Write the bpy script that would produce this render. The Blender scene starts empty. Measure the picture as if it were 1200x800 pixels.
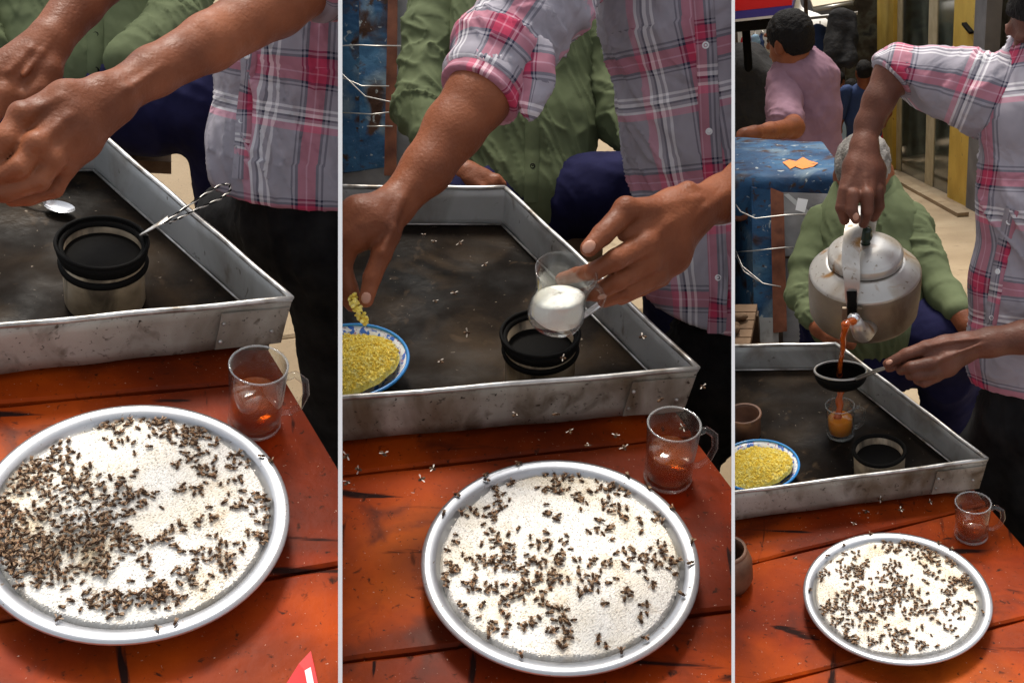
import bpy, bmesh, math, random
import numpy as np
from mathutils import Matrix, Vector, Quaternion
from mathutils.bvhtree import BVHTree

random.seed(7); np.random.seed(7)
SC = bpy.context.scene
COL = SC.collection
# ------------------------------------------------------------------ camera, sky, sun, exposure
F = 1200.0                                   # focal length in pixels of a 1200 px wide frame
PITCH2, H2 = math.radians(37.0), 1.773
cam = bpy.data.cameras.new('camera'); camo = bpy.data.objects.new('camera', cam); COL.objects.link(camo)
cam.sensor_width = 36.0; cam.lens = 36.0 * F / 1200.0; cam.clip_start = 0.05; cam.clip_end = 500
camo.location = (0, 0, H2); camo.rotation_euler = (math.pi / 2 - PITCH2, 0, 0)
SC.camera = camo
W = bpy.data.worlds.new('World'); SC.world = W; W.use_nodes = True
wn = W.node_tree.nodes; sky = wn.new('ShaderNodeTexSky'); sky.sky_type = 'NISHITA'; sky.sun_disc = False
SUN_EL, SUN_AZ = math.radians(58), math.radians(-8)     # azimuth from +Y towards +X
sky.sun_elevation = SUN_EL; sky.sun_rotation = SUN_AZ; sky.dust_density = 3.0
hs = wn.new('ShaderNodeHueSaturation'); hs.inputs['Saturation'].default_value = .22      # thin cloud: a paler sky
W.node_tree.links.new(sky.outputs[0], hs.inputs['Color']); W.node_tree.links.new(hs.outputs[0], wn['Background'].inputs[0]); wn['Background'].inputs[1].default_value = 0.095
sl = bpy.data.lights.new('sun', 'SUN'); sl.energy = 1.5; sl.angle = math.radians(14); sl.color = (1, .93, .82)
so = bpy.data.objects.new('sun', sl); COL.objects.link(so)
sd = Vector((math.sin(SUN_AZ) * math.cos(SUN_EL), math.cos(SUN_AZ) * math.cos(SUN_EL), math.sin(SUN_EL)))
so.rotation_euler = sd.to_track_quat('Z', 'Y').to_euler(); so.location = (0, 0, 8)
SC.view_settings.view_transform = 'Standard'; SC.view_settings.look = 'None'
SC.view_settings.exposure = 1.25; SC.view_settings.gamma = 1
SC.cycles.max_bounces = 12; SC.cycles.transmission_bounces = 12; SC.cycles.transparent_max_bounces = 12
SC.cycles.caustics_refractive = False; SC.cycles.caustics_reflective = False

# ------------------------------------------------------------------ the three bays
CAMW = Matrix.Translation((0, 0, H2)) @ Matrix.Rotation(math.pi / 2 - PITCH2, 4, 'X')
class Bay:
    """One stall bay with its own floor frame; at() helpers turn a line of sight and a distance into a point in it."""
    def __init__(s, cx, pitch, H):
        s.yaw = math.atan((cx - 600) / F); s.p = math.radians(pitch); s.H = H
        loc = Matrix.Translation((0, 0, H)) @ Matrix.Rotation(math.pi / 2 - s.p, 4, 'X')
        s.M = CAMW @ Matrix.Rotation(-s.yaw, 4, 'Y') @ loc.inverted()
        s.o = np.array([0, 0, H]); s.keep = []
    def ray(s, x, y):
        d0, d1, d2 = (x - 600) / F, -(y - 400) / F, -1.
        c, n = math.cos(s.yaw), math.sin(s.yaw)
        x2 = c * d0 + n * d2; z2 = -n * d0 + c * d2
        cp, sp = math.cos(s.p), math.sin(s.p)
        return np.array([x2, -z2 * cp + d1 * sp, z2 * sp + d1 * cp]) / -z2
    def d(s, x, y, d): return s.o + s.ray(x, y) * d
    def z(s, x, y, z):
        r = s.ray(x, y); return s.o + r * ((z - s.H) / r[2])
    def plane(s, x, y, p, n):
        r = s.ray(x, y); return s.o + r * (np.dot(np.array(p) - s.o, n) / np.dot(r, n))
B1, B2, B3 = Bay(198, 42, 1.776), Bay(600, 37, H2), Bay(1030, 33, 2.24)
B1.s, B2.s, B3.s = .91, .91, .84        # size of the ware in each stall

# ------------------------------------------------------------------ materials
def lk(nt, a, b): nt.links.new(a, b)
def mat(name, col=(.5, .5, .5), rough=.6, metal=0., noise=None, bump=None, rnoise=None, trans=0., ior=1.45, sss=0., coat=0., spec=None, layers=(), alpha=1.):
    """noise=(scale, detail, [(pos,col)..]) ; layers=[(scale, lo, hi, col, stretch)] ; bump=(scale, strength, dist)"""
    m = bpy.data.materials.new(name); m.use_nodes = True; nt = m.node_tree; b = nt.nodes['Principled BSDF']
    b.inputs['Base Color'].default_value = (*col, 1); b.inputs['Roughness'].default_value = rough
    b.inputs['Metallic'].default_value = metal; b.inputs['Transmission Weight'].default_value = trans; b.inputs['IOR'].default_value = ior
    b.inputs['Alpha'].default_value = alpha
    if sss: b.inputs['Subsurface Weight'].default_value = sss; b.inputs['Subsurface Radius'].default_value = (.008, .003, .0015); b.inputs['Subsurface Scale'].default_value = 1.
    if coat: b.inputs['Coat Weight'].default_value = coat; b.inputs['Coat Roughness'].default_value = .15
    if spec is not None: b.inputs['Specular IOR Level'].default_value = spec
    tc = nt.nodes.new('ShaderNodeTexCoord'); last = None
    def nz(scale, det=5, stretch=None, dist=0., seed=0):
        n = nt.nodes.new('ShaderNodeTexNoise'); n.inputs['Scale'].default_value = scale; n.inputs['Detail'].default_value = det; n.inputs['Distortion'].default_value = dist
        mp = nt.nodes.new('ShaderNodeMapping'); mp.inputs['Location'].default_value = (seed, seed * 1.7, seed * .3)
        if stretch: mp.inputs['Scale'].default_value = stretch
        lk(nt, tc.outputs['Object'], mp.inputs[0]); lk(nt, mp.outputs[0], n.inputs['Vector']); return n
    if noise:
        n = nz(noise[0], noise[1]); r = nt.nodes.new('ShaderNodeValToRGB'); e = r.color_ramp.elements
        while len(e) < len(noise[2]): e.new(.5)
        for i, (p, c) in enumerate(noise[2]): e[i].position = p; e[i].color = (*c, 1)
        lk(nt, n.outputs[0], r.inputs[0]); last = r.outputs[0]
    rl = None
    for i, L in enumerate(layers):
        sc_, lo, hi, c = L[:4]; st = L[4] if len(L) > 4 else None; rg = L[5] if len(L) > 5 else None
        n = nz(sc_, 6, st, .6, 3.1 * (i + 1)); mr = nt.nodes.new('ShaderNodeMapRange'); mr.inputs[1].default_value = lo; mr.inputs[2].default_value = hi
        lk(nt, n.outputs[0], mr.inputs[0]); mx = nt.nodes.new('ShaderNodeMix'); mx.data_type = 'RGBA'
        lk(nt, mr.outputs[0], mx.inputs[0]); mx.inputs[7].default_value = (*c, 1)
        if last: lk(nt, last, mx.inputs[6])
        else: mx.inputs[6].default_value = (*col, 1)
        last = mx.outputs[2]
        if rg is not None:
            m2 = nt.nodes.new('ShaderNodeMix'); lk(nt, mr.outputs[0], m2.inputs[0]); m2.inputs[3].default_value = rg
            if rl: lk(nt, rl, m2.inputs[2])
            else: m2.inputs[2].default_value = rough
            rl = m2.outputs[0]
    if last: lk(nt, last, b.inputs['Base Color'])
    if rnoise:
        n = nz(rnoise[0], 4, seed=9); mr = nt.nodes.new('ShaderNodeMapRange'); mr.inputs[1].default_value = .35; mr.inputs[2].default_value = .65
        mr.inputs[3].default_value = rnoise[1]; mr.inputs[4].default_value = rnoise[2]; lk(nt, n.outputs[0], mr.inputs[0]); rl = mr.outputs[0]
    if rl: lk(nt, rl, b.inputs['Roughness'])
    if bump:
        n = nz(bump[0], bump[4] if len(bump) > 4 else 6, bump[3] if len(bump) > 3 else None, seed=5); bp = nt.nodes.new('ShaderNodeBump'); bp.inputs['Strength'].default_value = bump[1]; bp.inputs['Distance'].default_value = bump[2]
        lk(nt, n.outputs[0], bp.inputs['Height']); lk(nt, bp.outputs[0], b.inputs['Normal'])
    return m

def plaid_mat():
    m = bpy.data.materials.new('plaid_cotton'); m.use_nodes = True; nt = m.node_tree; b = nt.nodes['Principled BSDF']; b.inputs['Roughness'].default_value = .85
    b.inputs['Specular IOR Level'].default_value = .2
    at = nt.nodes.new('ShaderNodeAttribute'); at.attribute_name = 'cloth'; sp = nt.nodes.new('ShaderNodeSeparateXYZ'); lk(nt, at.outputs['Vector'], sp.inputs[0])
    G = (.31, .29, .33); D = (.03, .03, .06); Wt = (.82, .80, .82); R = (.46, .045, .10); P = (.62, .22, .30)
    stops = [(0, G), (.26, D), (.275, G), (.295, D), (.315, R), (.375, P), (.385, R), (.44, D), (.458, G), (.475, D), (.487, G), (.63, Wt), (.65, G), (.675, Wt), (.70, D), (.715, G), (.74, Wt), (.76, P), (.81, G)]
    cs = []
    for k, T in ((0, .19), (1, .205)):
        md = nt.nodes.new('ShaderNodeMath'); md.operation = 'DIVIDE'; md.inputs[1].default_value = T; lk(nt, sp.outputs[k], md.inputs[0])
        fr = nt.nodes.new('ShaderNodeMath'); fr.operation = 'FRACT'; lk(nt, md.outputs[0], fr.inputs[0])
        r = nt.nodes.new('ShaderNodeValToRGB'); r.color_ramp.interpolation = 'CONSTANT'; e = r.color_ramp.elements
        while len(e) < len(stops): e.new(.5)
        for i, (p, c) in enumerate(stops): e[i].position = p; e[i].color = (*c, 1)
        lk(nt, fr.outputs[0], r.inputs[0]); cs.append(r.outputs[0])
    mx = nt.nodes.new('ShaderNodeMix'); mx.data_type = 'RGBA'; mx.inputs[0].default_value = .5; lk(nt, cs[0], mx.inputs[6]); lk(nt, cs[1], mx.inputs[7])
    tc = nt.nodes.new('ShaderNodeTexCoord'); n = nt.nodes.new('ShaderNodeTexNoise'); n.inputs['Scale'].default_value = 26; n.inputs['Detail'].default_value = 6; lk(nt, tc.outputs['Object'], n.inputs['Vector'])
    mr = nt.nodes.new('ShaderNodeMapRange'); mr.inputs[3].default_value = .78; mr.inputs[4].default_value = 1.2; lk(nt, n.outputs[0], mr.inputs[0])
    mm = nt.nodes.new('ShaderNodeMix'); mm.data_type = 'RGBA'; mm.blend_type = 'MULTIPLY'; mm.inputs[0].default_value = 1; lk(nt, mx.outputs[2], mm.inputs[6]); lk(nt, mr.outputs[0], mm.inputs[7])
    lk(nt, mm.outputs[2], b.inputs['Base Color'])
    n2 = nt.nodes.new('ShaderNodeTexNoise'); n2.inputs['Scale'].default_value = 10; n2.inputs['Detail'].default_value = 2.5; n2.inputs['Distortion'].default_value = 1.; lk(nt, tc.outputs['Object'], n2.inputs['Vector'])
    bp = nt.nodes.new('ShaderNodeBump'); bp.inputs['Strength'].default_value = .9; bp.inputs['Distance'].default_value = .026; lk(nt, n2.outputs[0], bp.inputs['Height']); lk(nt, bp.outputs[0], b.inputs['Normal'])
    return m

M = {}
M['plaid'] = plaid_mat()
M['skin'] = mat('brown_skin', (.22, .07, .028), .42, sss=.05, noise=(11, 8, [(.3, (.11, .030, .011)), (.5, (.18, .053, .020)), (.72, (.27, .088, .037))]), bump=(230, .6, .0016), spec=.32, rnoise=(40, .42, .7))
M['skin2'] = mat('dark_brown_skin', (.13, .05, .03), .42, sss=.05, noise=(14, 8, [(.3, (.075, .026, .015)), (.52, (.125, .046, .028)), (.74, (.18, .075, .048))]), bump=(230, .6, .0016), spec=.32, rnoise=(40, .42, .7))
M['nail'] = mat('fingernail', (.40, .20, .135), .35)
M['green'] = mat('green_cotton', (.10, .122, .062), .85, noise=(9, 6, [(.3, (.084, .104, .052)), (.7, (.118, .142, .074))]), bump=(9, .7, .025, None, 2.5), spec=.15)
M['navy'] = mat('navy_trousers', (.010, .010, .04), .85, noise=(12, 5, [(.3, (.006, .006, .026)), (.7, (.016, .016, .055))]), bump=(9, .8, .03, None, 2.5), spec=.1)
M['black'] = mat('black_trousers', (.008, .008, .009), .85, noise=(20, 5, [(.3, (.004, .004, .005)), (.75, (.02, .02, .021))]), bump=(20, .5, .01), spec=.15)
M['galv'] = mat('galvanised_sheet', (.40, .41, .41), .5, .35, noise=(5, 9, [(.25, (.34, .345, .34)), (.55, (.48, .49, .485)), (.8, (.58, .59, .585))]), bump=(40, .15, .003), layers=[(7, .47, .72, (.15, .115, .08), (1, 1, .6), .8), (22, .62, .80, (.14, .10, .065), (1, 1, .6), .9), (60, .66, .78, (.08, .06, .04), None, .9)])
M['galv_dirty'] = mat('stained_sheet', (.36, .35, .32), .6, .2, noise=(7, 9, [(.25, (.24, .215, .175)), (.5, (.42, .395, .345)), (.8, (.55, .53, .48))]), bump=(40, .25, .003), layers=[(9, .44, .70, (.13, .085, .045), (1, 1, .5), .85), (24, .55, .76, (.09, .058, .032), (1, 1, .7), .9), (70, .63, .74, (.06, .04, .025), None, .9), (160, .64, .72, (.03, .02, .013), None, .9)])
M['rim'] = mat('worn_rim', (.5, .49, .47), .35, .7, noise=(30, 6, [(.3, (.2, .17, .14)), (.55, (.55, .54, .52)), (.8, (.7, .7, .69))]))
M['grime'] = mat('burnt_tray_floor', (.02, .017, .014), .5, noise=(5, 9, [(.3, (.004, .0035, .003)), (.52, (.012, .009, .007)), (.75, (.04, .029, .02))]), rnoise=(9, .35, .95), bump=(55, .5, .004), spec=.05,
    layers=[(6, .52, .78, (.055, .036, .021)), (24, .62, .80, (.07, .046, .028)), (130, .70, .73, (.22, .18, .14))])
M['tin'] = mat('sooty_tin', (.22, .18, .13), .55, .2, noise=(18, 8, [(.3, (.12, .085, .05)), (.52, (.32, .25, .165)), (.75, (.50, .43, .33))]), bump=(60, .3, .003), layers=[(26, .50, .68, (.03, .022, .015), (1, 1, .22), .8)])
M['soot'] = mat('soot_black', (.006, .0055, .005), .65, 0., spec=.06, bump=(90, .4, .002))
M['wire'] = mat('steel_wire', (.5, .48, .45), .4, .9)
M['steel'] = mat('polished_steel', (.72, .72, .73), .25, .9, bump=(60, .05, .002), layers=[(25, .6, .8, (.4, .39, .38), None, .45)])
M['plate'] = mat('brushed_plate', (.50, .51, .53), .33, .85, noise=(8, 6, [(.3, (.42, .43, .45)), (.7, (.56, .57, .59))]), bump=(120, .06, .001), layers=[(160, .68, .72, (.2, .16, .13), None, .7)])
M['sugar'] = mat('white_sugar', (.85, .81, .74), .6, noise=(13, 6, [(.28, (.66, .53, .34)), (.42, (.80, .74, .63)), (.58, (.87, .84, .78))]), bump=(600, .7, .0008), layers=[(20, .60, .82, (.55, .39, .21))])
M['bee1'] = mat('bee_brown', (.055, .027, .013), .5, spec=.25, bump=(900, .4, .0006))
M['bee2'] = mat('bee_tan', (.11, .06, .03), .55, spec=.25)
M['beeo'] = mat('bee_orange', (.28, .10, .03), .5)
M['wing'] = mat('bee_wing', (.36, .22, .12), .45, alpha=.6, spec=.25)
M['wingpale'] = mat('pale_wing', (.62, .54, .46), .4, alpha=.65)
def thin_glass(name, tint, fr=1.45, solid=0., col=(.5, .1, .02)):
    m = bpy.data.materials.new(name); m.use_nodes = True; nt = m.node_tree; nt.nodes.remove(nt.nodes['Principled BSDF']); out = nt.nodes['Material Output']
    t = nt.nodes.new('ShaderNodeBsdfTransparent'); t.inputs[0].default_value = (*tint, 1); g = nt.nodes.new('ShaderNodeBsdfGlossy'); g.inputs['Roughness'].default_value = .03
    lw = nt.nodes.new('ShaderNodeLayerWeight'); lw.inputs[0].default_value = .5; pw = nt.nodes.new('ShaderNodeMath'); pw.operation = 'POWER'; pw.inputs[1].default_value = 3.0; lk(nt, lw.outputs['Facing'], pw.inputs[0])
    f = nt.nodes.new('ShaderNodeMapRange'); f.inputs[3].default_value = .03; f.inputs[4].default_value = .9; lk(nt, pw.outputs[0], f.inputs[0]); mx = nt.nodes.new('ShaderNodeMixShader'); src = t.outputs[0]
    if solid:
        d = nt.nodes.new('ShaderNodeBsdfDiffuse'); d.inputs[0].default_value = (*col, 1); m0 = nt.nodes.new('ShaderNodeMixShader'); m0.inputs[0].default_value = solid; lk(nt, t.outputs[0], m0.inputs[1]); lk(nt, d.outputs[0], m0.inputs[2]); src = m0.outputs[0]
    lk(nt, f.outputs[0], mx.inputs[0]); lk(nt, src, mx.inputs[1]); lk(nt, g.outputs[0], mx.inputs[2]); lk(nt, mx.outputs[0], out.inputs[0]); return m
M['glass'] = thin_glass('clear_glass', (.95, .965, .955), 1.5, .015, (.8, .83, .82))  # a little white in the colour stands in for highlights
M['tea'] = thin_glass('red_tea', (.88, .38, .09), 1.33, .30, (.50, .12, .016))
M['teas'] = thin_glass('falling_tea', (.92, .42, .12), 1.33, .62, (.62, .13, .018))
M['rimglass'] = thin_glass('whitened_glass', (.95, .965, .955), 1.5, .22, (.85, .88, .88))  # white in the colour paints a highlight on rim and foot
M['teao'] = mat('milky_orange_tea', (.90, .30, .012), .12, sss=.7)
M['paint'] = mat('orange_red_paint', (.38, .06, .008), .5, noise=(3.5, 10, [(.28, (.085, .009, .002)), (.44, (.25, .027, .003)), (.58, (.42, .060, .004)), (.75, (.53, .105, .007))]), bump=(45, .35, .003), spec=.09, 
    layers=[(4, .42, .74, (.085, .013, .004), (1, 1.6, 1), .42), (14, .58, .80, (.085, .015, .006), None, .42), (15, .63, .69, (.022, .008, .006), (.3, 2.4, 1), .7), (11, .645, .69, (.022, .008, .006), (2.6, .4, 1), .7), (70, .63, .72, (.04, .012, .006), None, .6), (190, .66, .74, (.05, .016, .008), None, .5), (240, .70, .73, (.5, .34, .25), None, .4)])
M['wood'] = mat('raw_wood', (.22, .13, .07), .75, noise=(14, 8, [(.3, (.12, .065, .03)), (.7, (.32, .2, .115))]), bump=(40, .4, .004, (1, 8, 8)))
M['darkwood'] = mat('dark_wood', (.07, .04, .025), .7, noise=(14, 8, [(.3, (.035, .02, .012)), (.7, (.12, .07, .04))]))
M['ground'] = mat('sandy_concrete', (.50, .40, .28), .9, noise=(2.5, 9, [(.3, (.25, .185, .115)), (.5, (.31, .235, .15)), (.72, (.37, .29, .19))]), bump=(60, .3, .006), layers=[(14, .62, .75, (.20, .145, .09)), (200, .66, .70, (.13, .10, .07))])
M['white'] = mat('white_board', (.92, .92, .92), .6)
M['enamel'] = mat('white_enamel', (.8, .82, .84), .2, layers=[(75, .52, .57, (.06, .18, .62)), (140, .60, .63, (.55, .25, .35))])
M['blueRim'] = mat('blue_enamel_rim', (.04, .25, .62), .2)
M['rice'] = mat('yellow_crumbs', (.92, .74, .12), .6, noise=(120, 4, [(.3, (.86, .60, .05)), (.5, (.92, .74, .13)), (.72, (.95, .87, .38))]), bump=(500, .8, .002))
M['clay'] = mat('brown_clay', (.16, .07, .035), .5, noise=(20, 6, [(.3, (.08, .034, .018)), (.7, (.23, .11, .06))]))
M['blue'] = mat('chipped_blue_paint', (.025, .08, .17), .6, noise=(6, 9, [(.3, (.010, .032, .08)), (.52, (.024, .08, .17)), (.75, (.055, .15, .25))]), bump=(25, .5, .01), spec=.2, layers=[(6, .55, .70, (.16, .22, .26), None, .6), (10, .55, .66, (.055, .026, .016), None, .8), (36, .60, .68, (.05, .03, .02), None, .8), (48, .64, .70, (.34, .37, .37), None, .6)])
M['rust'] = mat('rusty_strip', (.16, .05, .025), .8, noise=(20, 6, [(.3, (.09, .025, .012)), (.7, (.26, .09, .045))]))
M['greysheet'] = mat('grey_sheet', (.22, .22, .23), .6, .3, noise=(8, 7, [(.3, (.14, .135, .135)), (.7, (.30, .30, .31))]), bump=(18, .4, .008))
M['orange'] = mat('orange_sticker', (.80, .22, .03), .5, layers=[(40, .62, .68, (.05, .02, .01))])
M['paper'] = mat('paper', (.75, .76, .78), .7)
M['alu'] = mat('aluminium_kettle', (.46, .44, .41), .36, .7, noise=(6, 8, [(.3, (.44, .42, .39)), (.7, (.62, .60, .57))]), bump=(70, .08, .002), layers=[(9, .50, .72, (.33, .27, .20), None, .5), (22, .56, .72, (.28, .15, .055), None, .6), (90, .64, .72, (.18, .13, .08), None, .6)])
M['alub'] = mat('stained_kettle_body', (.26, .21, .16), .45, .45, noise=(8, 9, [(.3, (.09, .06, .036)), (.55, (.22, .17, .12)), (.75, (.36, .31, .25))]), layers=[(10, .52, .75, (.08, .04, .016), (1, 1, .6), .6)])
M['knob'] = mat('dark_green_knob', (.012, .028, .016), .25)
M['pinktube'] = mat('pink_rubber_spout', (.36, .12, .085), .35)
M['hair'] = mat('black_hair', (.006, .005, .005), .7, bump=(300, 1., .006, (1, 1, .3)), spec=.2)
M['greyhair'] = mat('grey_hair', (.20, .18, .16), .8, noise=(30, 5, [(.35, (.10, .09, .08)), (.65, (.30, .28, .26))]), bump=(160, 1., .006))
M['mauve'] = mat('mauve_cotton', (.25, .145, .19), .85, noise=(9, 6, [(.3, (.21, .12, .16)), (.7, (.285, .17, .22))]), bump=(8, .9, .04, None, 2.5), spec=.15)
M['dnavy'] = mat('dark_blue_cotton', (.015, .035, .11), .85, bump=(20, .5, .01))
M['pinkw'] = mat('pale_pink_cotton', (.62, .50, .55), .85, bump=(20, .5, .01))
M['ltblue'] = mat('light_blue_cloth', (.30, .48, .66), .85, bump=(24, .6, .012))
M['redc'] = mat('red_cloth', (.45, .02, .03), .8, bump=(24, .6, .012))
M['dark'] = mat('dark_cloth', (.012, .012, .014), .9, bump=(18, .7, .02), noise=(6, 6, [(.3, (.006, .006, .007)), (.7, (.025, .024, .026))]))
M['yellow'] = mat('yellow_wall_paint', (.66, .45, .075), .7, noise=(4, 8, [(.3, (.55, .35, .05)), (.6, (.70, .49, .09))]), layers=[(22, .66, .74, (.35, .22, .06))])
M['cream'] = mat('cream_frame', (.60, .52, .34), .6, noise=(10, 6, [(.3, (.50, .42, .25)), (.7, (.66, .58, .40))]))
M['doorglass'] = mat('shop_glass', (.035, .05, .045), .10, spec=.5, noise=(2.2, 3, [(.32, (.012, .018, .016)), (.5, (.05, .065, .055)), (.68, (.13, .155, .13))]))  # paler noise in the colour imitates reflections on the panes
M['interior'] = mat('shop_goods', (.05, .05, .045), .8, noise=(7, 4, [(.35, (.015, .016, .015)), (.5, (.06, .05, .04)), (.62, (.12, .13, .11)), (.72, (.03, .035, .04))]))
M['signred'] = mat('red_sign', (.70, .012, .018), .35)
M['signblue'] = mat('blue_sign_band', (.05, .04, .30), .4)
M['tarp'] = mat('cream_awning', (.62, .55, .42), .8, bump=(14, .5, .02))
M['greywall'] = mat('grey_wall', (.17, .17, .18), .85, noise=(4, 7, [(.3, (.11, .11, .12)), (.7, (.22, .22, .23))]))
M['plastic'] = mat('red_plastic', (.55, .008, .012), .4, spec=.2)

# ------------------------------------------------------------------ mesh helpers
class MB:
    def __init__(s): s.v = []; s.f = []; s.mi = []; s.uv = None
    def add(s, v, f, mi=0):
        b = len(s.v); s.v.extend([tuple(map(float, p)) for p in v]); s.f.extend([tuple(b + i for i in q) for q in f]); s.mi.extend([mi] * len(f)); return s
    def hexa(s, p, mi=0):      # 4 bottom + 4 top corners
        return s.add(p, [(3, 2, 1, 0), (4, 5, 6, 7), (0, 1, 5, 4), (1, 2, 6, 5), (2, 3, 7, 6), (3, 0, 4, 7)], mi)
    def box(s, lo, hi, mi=0, R=None, o=None):
        x0, y0, z0 = lo; x1, y1, z1 = hi
        p = [(x0, y0, z0), (x1, y0, z0), (x1, y1, z0), (x0, y1, z0), (x0, y0, z1), (x1, y0, z1), (x1, y1, z1), (x0, y1, z1)]
        if R is not None: p = [tuple(Vector(o) + R @ Vector(q)) for q in p]
        return s.hexa(p, mi)
    def tube(s, pts, rad, n=10, mi=0, cap=True, flat=None):
        pts = [Vector(p) for p in pts]; m = len(pts); rad = rad if isinstance(rad, (list, tuple)) else [rad] * m
        vs = []; ref = None
        for i, p in enumerate(pts):
            t = (pts[min(i + 1, m - 1)] - pts[max(i - 1, 0)]).normalized()
            if ref is None:
                ref = Vector(flat) if flat is not None else (Vector((0, 0, 1)) if abs(t.z) < .9 else Vector((1, 0, 0)))
            a = (ref - t * ref.dot(t)).normalized(); b = t.cross(a); ref = a if flat is None else ref
            sy = .28 if flat is not None else 1.
            for k in range(n):
                an = 2 * math.pi * k / n; vs.append(p + a * (math.cos(an) * rad[i] * sy) + b * (math.sin(an) * rad[i]))
        fs = [(i * n + k, i * n + (k + 1) % n, (i + 1) * n + (k + 1) % n, (i + 1) * n + k) for i in range(m - 1) for k in range(n)]
        if cap: fs += [tuple(range(n))[::-1], tuple((m - 1) * n + k for k in range(n))]
        return s.add(vs, fs, mi)
    def lathe(s, prof, n=48, mi=0, o=(0, 0, 0), R=None, wob=0.):
        vs = []; fs = []; o = Vector(o)
        for j, (r, z) in enumerate(prof):
            for k in range(n):
                a = 2 * math.pi * k / n; rr = r * (1 + wob * math.sin(3 * a + 1)); q = Vector((rr * math.cos(a), rr * math.sin(a), z)); vs.append(o + (R @ q if R is not None else q))
        for j in range(len(prof) - 1):
            for k in range(n): fs.append((j * n + k, j * n + (k + 1) % n, (j + 1) * n + (k + 1) % n, (j + 1) * n + k))
        if prof[0][0] > 1e-5: pass
        return s.add(vs, fs, mi)
    def ell(s, c, r, n=10, m=6, mi=0, R=None):
        vs = []; c = Vector(c)
        for j in range(m + 1):
            th = math.pi * j / m
            for k in range(n):
                a = 2 * math.pi * k / n; q = Vector((r[0] * math.sin(th) * math.cos(a), r[1] * math.sin(th) * math.sin(a), r[2] * math.cos(th))); vs.append(c + (R @ q if R is not None else q))
        return s.add(vs, [(j * n + k, (j + 1) * n + k, (j + 1) * n + (k + 1) % n, j * n + (k + 1) % n) for j in range(m) for k in range(n)], mi)
    def data(s, name, mats, smooth=False):
        me = bpy.data.meshes.new(name); me.from_pydata(s.v, [], s.f)
        for m in mats: me.materials.append(m)
        if len(mats) > 1: me.polygons.foreach_set('material_index', s.mi)
        if s.uv is not None:
            a = me.attributes.new('cloth', 'FLOAT_VECTOR', 'POINT'); a.data.foreach_set('vector', np.asarray(s.uv, np.float32).ravel())
        bm = bmesh.new(); bm.from_mesh(me); bmesh.ops.remove_doubles(bm, verts=bm.verts, dist=1e-6)
        if len(bm.faces) < 60000: bmesh.ops.recalc_face_normals(bm, faces=bm.faces)
        bm.to_mesh(me); bm.free()
        if smooth:
            me.polygons.foreach_set('use_smooth', [True] * len(me.polygons))
            if smooth == 'auto': me.set_sharp_from_angle(angle=math.radians(38))
        return me

ALL = []     # (object, bay)
def thing(bay, name, label, cat, base, group=None, kind=None):
    o = bpy.data.objects.new(name, None); COL.objects.link(o); o.empty_display_size = .05
    o.matrix_world = bay.M @ Matrix.Translation(base); o['label'] = label; o['category'] = cat
    if group: o['group'] = group
    if kind: o['kind'] = kind
    BASE[o.name] = Vector(base); return o
BASE = {}
def part(bay, name, mb, mats, parent=None, smooth=False, label=None, cat=None, group=None, kind=None):
    """A mesh in bay coordinates; under a parent Empty it is shifted back by that Empty's base."""
    mats = mats if isinstance(mats, (list, tuple)) else [mats]
    me = mb if isinstance(mb, bpy.types.Mesh) else mb.data(name, [M[m] for m in mats], smooth)
    o = bpy.data.objects.new(name, me); COL.objects.link(o)
    if parent is None: o.matrix_world = bay.M
    else:
        o.parent = parent
        if parent.name in BASE: o.matrix_basis = Matrix.Translation(-BASE[parent.name])
    if label: o['label'] = label
    if cat: o['category'] = cat
    if group: o['group'] = group
    if kind: o['kind'] = kind
    ALL.append((o, bay)); return o

def frame(z, x=None):
    z = Vector(z).normalized(); x = Vector(x if x is not None else (1, 0, 0)); x = (x - z * x.dot(z)).normalized(); y = z.cross(x)
    return Matrix((x, y, z)).transposed()

def sn(P, f, seed, n=5, warp=.6):
    """smooth pseudo noise in about -1..1 at points P"""
    r = np.random.RandomState(seed); out = np.zeros(len(P)); w = np.zeros_like(P)
    for i in range(3): w[:, i] = np.sin(P @ r.normal(size=3) * f * .9 + r.rand() * 6)
    Q = P + w * warp / f
    for i in range(n): out += np.sin(Q @ (r.normal(size=3) * f) + r.rand() * 6.28)
    return out / n * 1.4

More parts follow.
